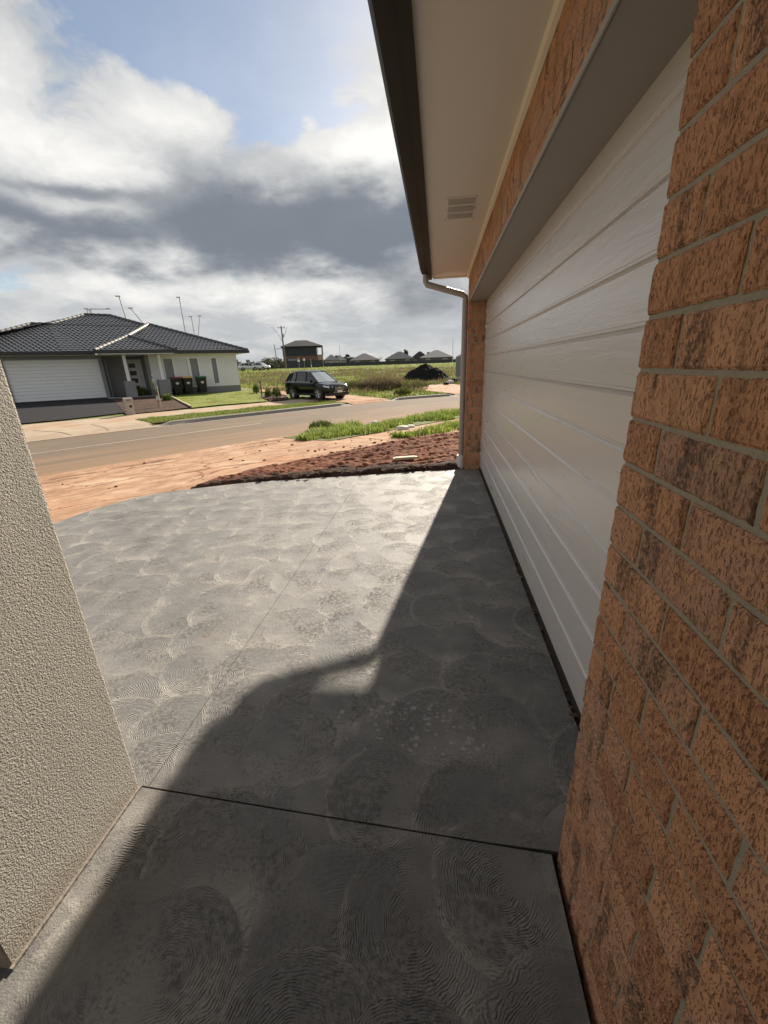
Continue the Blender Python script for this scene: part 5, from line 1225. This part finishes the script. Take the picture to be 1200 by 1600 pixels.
def long_fence(name, pa, da, pb, db, h, mat, label, step=2.4):
    A = at(pa, 572, da); B = at(pb, 572, db); v = (B-A)[:2]; L = np.linalg.norm(v); c = (A+B)/2; z = min(zf1(A[0], A[1]), zf1(B[0], B[1]))
    r = empty(name, (A[0], A[1], z), math.atan2(v[1], v[0]), label=label, category='fence')
    s = MB(); n = int(L/.2); V = []
    for i in range(n+1):
        for zz in (-.2, h): V.append((L*i/n, .025*(1 if i % 2 else -1), zz))
    s.add(V, [[i*2, i*2+2, i*2+3, i*2+1] for i in range(n)]); o = s.build('panel', mat, r); md = o.modifiers.new('t', 'SOLIDIFY'); md.thickness = .03
    s = MB(); s.box((L/2, -.06, h+.0), (L, .07, .06)); s.build('rail', mat, r)
    for i in range(0, min(int(L/step), 60)+1):
        p_ = MB(); p_.box((min(i*step, L), -.07, h/2-.05), (.08, .08, h+.2)); p_.build('post', mat, r)
    return r
long_fence('corner_fence', 448, 117.5, 504.5, 119, 1.75, M['fence'], 'tall dark grey fence in front of the two storey house')
long_fence('boundary_fence', 504, 150, 740, 190, 1.3, M['fence'], 'long dark fence along the far side of the paddock', 4.5)
far_house(507, 530, 168, 2.6, 1.9, M['palewall'], M['paleroof'], 'pale roofed small house immediately right of the two storey house')
far_house(521, 543, 186, 2.6, 1.9, M['farwall'], M['paleroof'], 'second pale roofed house right of the two storey house, partly behind the first')
far_house(531, 556, 232, 4.3, 1.4, M['darkclad'], M['slateroof'], 'dark roofed taller house rising behind the pale roofs', depth=10)
far_house(546, 594, 200, 2.6, 3.0, M['farwall'], M['greyrender'] if False else M['greyroof'], 'grey hip roofed house left of the two matching hips behind the long fence')
far_house(601, 648, 198, 2.6, 3.2, M['farwall'], M['greyroof'], 'darker grey pyramid roofed house in the middle of the row behind the fence')
far_house(640, 672, 226, 2.7, 3.6, M['farwall'], M['slateroof'], 'slate roofed house set back between two pyramid roofs')
far_house(655, 708, 196, 2.6, 3.2, M['farwall'], M['paleroof'], 'pale grey pyramid roofed house at the right end of the row')
far_house(712, 760, 200, 2.6, 3.0, M['farwall'], M['greyroof'], 'house mostly hidden by the brick pier at the far right of the row')

# trees
def tree(px, dist, hgt, w, label, col=(.030, .045, .022), name='distant_tree', lift=0, n=520, group='trees behind the far houses'):
    c, rz, m = frame_at(px, dist); r = empty(name, c, 0, label=label, category='tree', group=group); th = hgt*.35
    s = MB(); s.tube([(0, 0, -.2), (.05*w, 0, th), (.0, .05, hgt*.75)], [.035*hgt, .026*hgt, .008*hgt], 7)
    for k in range(4): s.tube([(0, 0, th*(.8+.15*k)), (math.cos(k*1.7)*w*.3, math.sin(k*1.7)*w*.3, hgt*(.55+.08*k))], [.014*hgt, .004*hgt], 5)
    s.build('trunk', M['trunk'], r)
    cl_ = [(rng.normal(0, w*.22), rng.normal(0, w*.22), hgt*(.45+.45*rng.random()), w*(.16+.14*rng.random())) for _ in range(11)]; P = []
    for (x, y, z, q) in cl_:
        d = rng.normal(0, 1, (n//11, 3)); d /= np.linalg.norm(d, axis=1)[:, None]; P.append(np.array([x, y, z])+d*q*np.cbrt(rng.random((len(d), 1)))*np.array([1, 1, .8]))
    P = np.concatenate(P); k = len(P); o = blades('crown', P, np.full(k, hgt*.07)*(.5+rng.random(k)), np.full(k, hgt*.075), 1.0*rng.random(k), np.array(col)*(1+rng.normal(0, .35, (k, 1))), M['leaf'], seg=False); o.parent = r
for a in [(614, 206, 4.9, 2.6, 'small round tree poking over the roofs in the middle of the row'), (634, 215, 7.4, 2.6, 'tall slim tree behind the middle pyramid roof'), (670, 222, 5.6, 2.6, 'dark tree behind the slate roof'), (529, 200, 5.0, 2.6, 'bushy tree beside the taller dark roofed house'), (544, 236, 6.6, 2.4, 'tree behind the taller dark roofed house'), (512, 176, 3.6, 2.2, 'small tree behind the pale roof near the two storey house'), (704, 206, 2.8, 4.0, 'spreading tree at the right end of the roofs'), (590, 210, 3.6, 3.6, 'low tree between the left and middle pyramid roofs')]: tree(*a)
for i, (px, d, h, w) in enumerate([(436, 150, 3.6, 5), (428, 158, 3.0, 5.5), (420, 170, 3.9, 5), (445, 140, 2.8, 4)]):
    tree(px, d, h, w, ['dark tree just left of the power pole', 'second dark tree left of the power pole', 'rounded dark tree left of the power pole, farthest of three', 'low dark tree at the foot of the power pole'][i], col=(.028, .038, .024), group='trees left of the power pole')
def treeline():
    n = 9000; a = np.radians(-32+21*rng.random(n)); r = 290+60*rng.random(n); x = np.sin(a)*r; y = np.cos(a)*r; q = n2(np.degrees(a)*1.0, 0*a, 1.3, 2.0); q3 = n2(np.degrees(a), 0*a, 4.5, 7.0); top = (5.0+3.5*q+1.6*q3); z = zf(x, y)-1+top*rng.random(n)**.8
    blades('distant_treeline', np.c_[x, y, z], np.full(n, 1.8), np.full(n, 1.9), .8*rng.random(n), np.array([.045, .058, .058])*(1+rng.normal(0, .25, (n, 1))), M['leaf'], seg=False, kind='stuff', label='dark line of distant trees on the horizon beyond the white cars', category='trees')
treeline()
# low bank of bushes by the pole, and the cars parked at the paddock's far edge
for (px, rz_, tx) in ((388, 0.1, 'white hatchback seen side on beyond the paddock, left of the other white car'), (408, -.75, 'white car seen at an angle beyond the paddock, right of the other white car')):
    c, rz, m = frame_at(px, 104); make_car('parked_car', (c[0], c[1], c[2]+.02), rz+rz_, M['whitecar'], .95, tx, group='white cars beyond the paddock')

# poles, signs, street lamps
c, rz, m = frame_at(446.5, 114)
pp = empty('power_pole', c, rz, label='tall timber power pole with crossarm and two slanting brackets left of the two storey house', category='power pole')
hgt = 62.5*m
s_ = MB(); s_.tube([(0, 0, -.3), (-.05, 0, hgt*.5), (-.12, 0, hgt)], [.22, .18, .14], 8); s_.build('pole', M['timberpole'], pp)
s_ = MB(); s_.box((-.1, -.2, hgt*.955), (1.7, .12, .12))
for x in (-.85, -.1, .65): s_.lathe((x, -.2, hgt*.96), (0, 0, 1), [(0, .04), (.25, .07), (.3, .02)], 6)
s_.build('crossarm', M['timberpole'], pp)
s_ = MB(); s_.tube([(-.05, 0, hgt*.60), (-.9, 0, hgt*.80), (-2.1, 0, hgt*.955), (-2.7, 0, hgt*.965)], .06, 6); s_.tube([(-.05, 0, hgt*.70), (.7, 0, hgt*.83), (1.3, 0, hgt*.97)], .06, 6); s_.build('bracket', M['galv'], pp)
s_ = MB(); s_.lathe((.25, -.25, hgt*.74), (0, 0, 1), [(0, .02), (.02, .22), (.7, .22), (.75, .02)], 10); s_.build('transformer', M['galv'], pp)
c, rz, m = frame_at(434, 118)
p2 = empty('short_pole', c, rz, label='shorter slim pole with a single crossbar left of the timber power pole', category='pole')
s_ = MB(); s_.tube([(0, 0, -.2), (-.3, 0, 36*m)], [.12, .09], 6); s_.build('pole', M['timberpole'], p2); s_ = MB(); s_.tube([(-.35, 0, 29*m), (1.3, 0, 29.5*m)], .05, 5); s_.build('crossbar', M['timberpole'], p2)
for px, top, d, tx in ((532.5, 538, 180, 'thin bare pole above the pale roofs'), (707, 533, 180, 'thin bare pole near the brick pier above the fence')):
    c, rz, m = frame_at(px, d); s_ = MB(); hh = (569-top)*m; s_.tube([(0, 0, -.2), (0, 0, hh)], [.13, .08], 6); s_.box((0, 0, hh+.05), (.25, .12, .10)); o = s_.build('bare_pole', M['galv'], label=tx, category='pole'); o.location = c
for px, kind, tx in ((467.5, 0, 'red and white sign on a post before the dark corner fence'), (476, 1, 'small white sign on the dark corner fence'), (486.5, 2, 'white marker post with a dark band before the corner fence')):
    c, rz, m = frame_at(px, 113.5); r = empty('roadside_sign', c, rz, label=tx, category='sign')
    if kind == 0:
        s_ = MB(); s_.tube([(0, 0, -.2), (0, 0, 2.5)], .05, 6); s_.build('post', M['galv'], r)
        s_ = MB(); s_.lathe((0, -.06, 2.35), (0, -1, 0), [(0, 0), (0, .34), (.02, .34), (.02, 0)], 8); s_.build('red_plate', M['signred'], r)
        s_ = MB(); s_.box((0, -.06, 1.75), (.60, .03, .5)); s_.box((0, -.085, 2.35), (.36, .012, .10)); s_.build('white_plate', M['plate'], r)
    elif kind == 1:
        s_ = MB(); s_.tube([(0, 0, -.2), (0, 0, 2.1)], .035, 6); s_.build('post', M['galv'], r); s_ = MB(); s_.box((0, -.05, 2.0), (.5, .03, .55)); s_.build('plate', M['plate'], r)
    else:
        s_ = MB(); s_.box((0, 0, .25), (.22, .10, .9)); s_.build('post_foot', M['plate'], r); s_ = MB(); s_.box((0, 0, 1.45), (.16, .09, 1.5)); s_.build('post_top', M['pipe'], r)
def lamp(px, py, dist, arm, tx, lean=0.0, head=True):
    p = at(px, py, dist); z = zf1(p[0], p[1]); rz = -math.atan2(p[0], p[1]); hh = p[2]-z; r = empty('street_lamp', (p[0], p[1], z), rz, label=tx, category='street lamp', group='street lamps behind the white house')
    L_ = arm
    if L_ is None:
        s_ = MB(); s_.tube([(lean*hh, 0, -.2), (0, 0, hh)], [.085, .05], 8); s_.build('pole', M['galv'], r); s_ = MB(); s_.box((-.10, 0, hh+.03), (.42, .18, .10), bev=.02); s_.build('lamp_head', M['galv'], r)
    else:
        (x1, z1) = L_; s_ = MB(); s_.tube([(x1, 0, -.2), (x1, 0, hh+z1)], [.085, .06], 8); s_.build('pole', M['galv'], r); s_ = MB(); s_.tube([(x1, 0, hh+z1-.02), (0, 0, hh)], [.05, .035], 6); s_.build('arm', M['galv'], r)
        s_ = MB(); s_.box((0, 0, hh+.03), (.40, .18, .10), bev=.02); s_.build('lamp_head', M['galv'], r)
lamp(136, 483, 60, None, 'short lamp pole just above the main roof ridge, left one of a close pair'); lamp(139.5, 484, 63, None, 'short lamp pole just above the main roof ridge, right one of a close pair')
lamp(169, 483, 52, (-1.45, -.02), 'street lamp with a level arm standing over the roof ridge')
lamp(186, 463.5, 50, None, 'tall straight street lamp right of the level armed one', lean=.10)
lamp(204, 482, 50, (1.35, -2.2), 'street lamp with a steep slanting arm above the pale hip')
lamp(280, 465, 58, None, 'tallest straight street lamp above the right roof slope')
lamp(312, 494, 60, (-.65, -2.6), 'street lamp with a forked slanting arm at the right of the roof'); lamp(299, 495, 61, None, 'plain thin lamp pole beside the forked lamp')
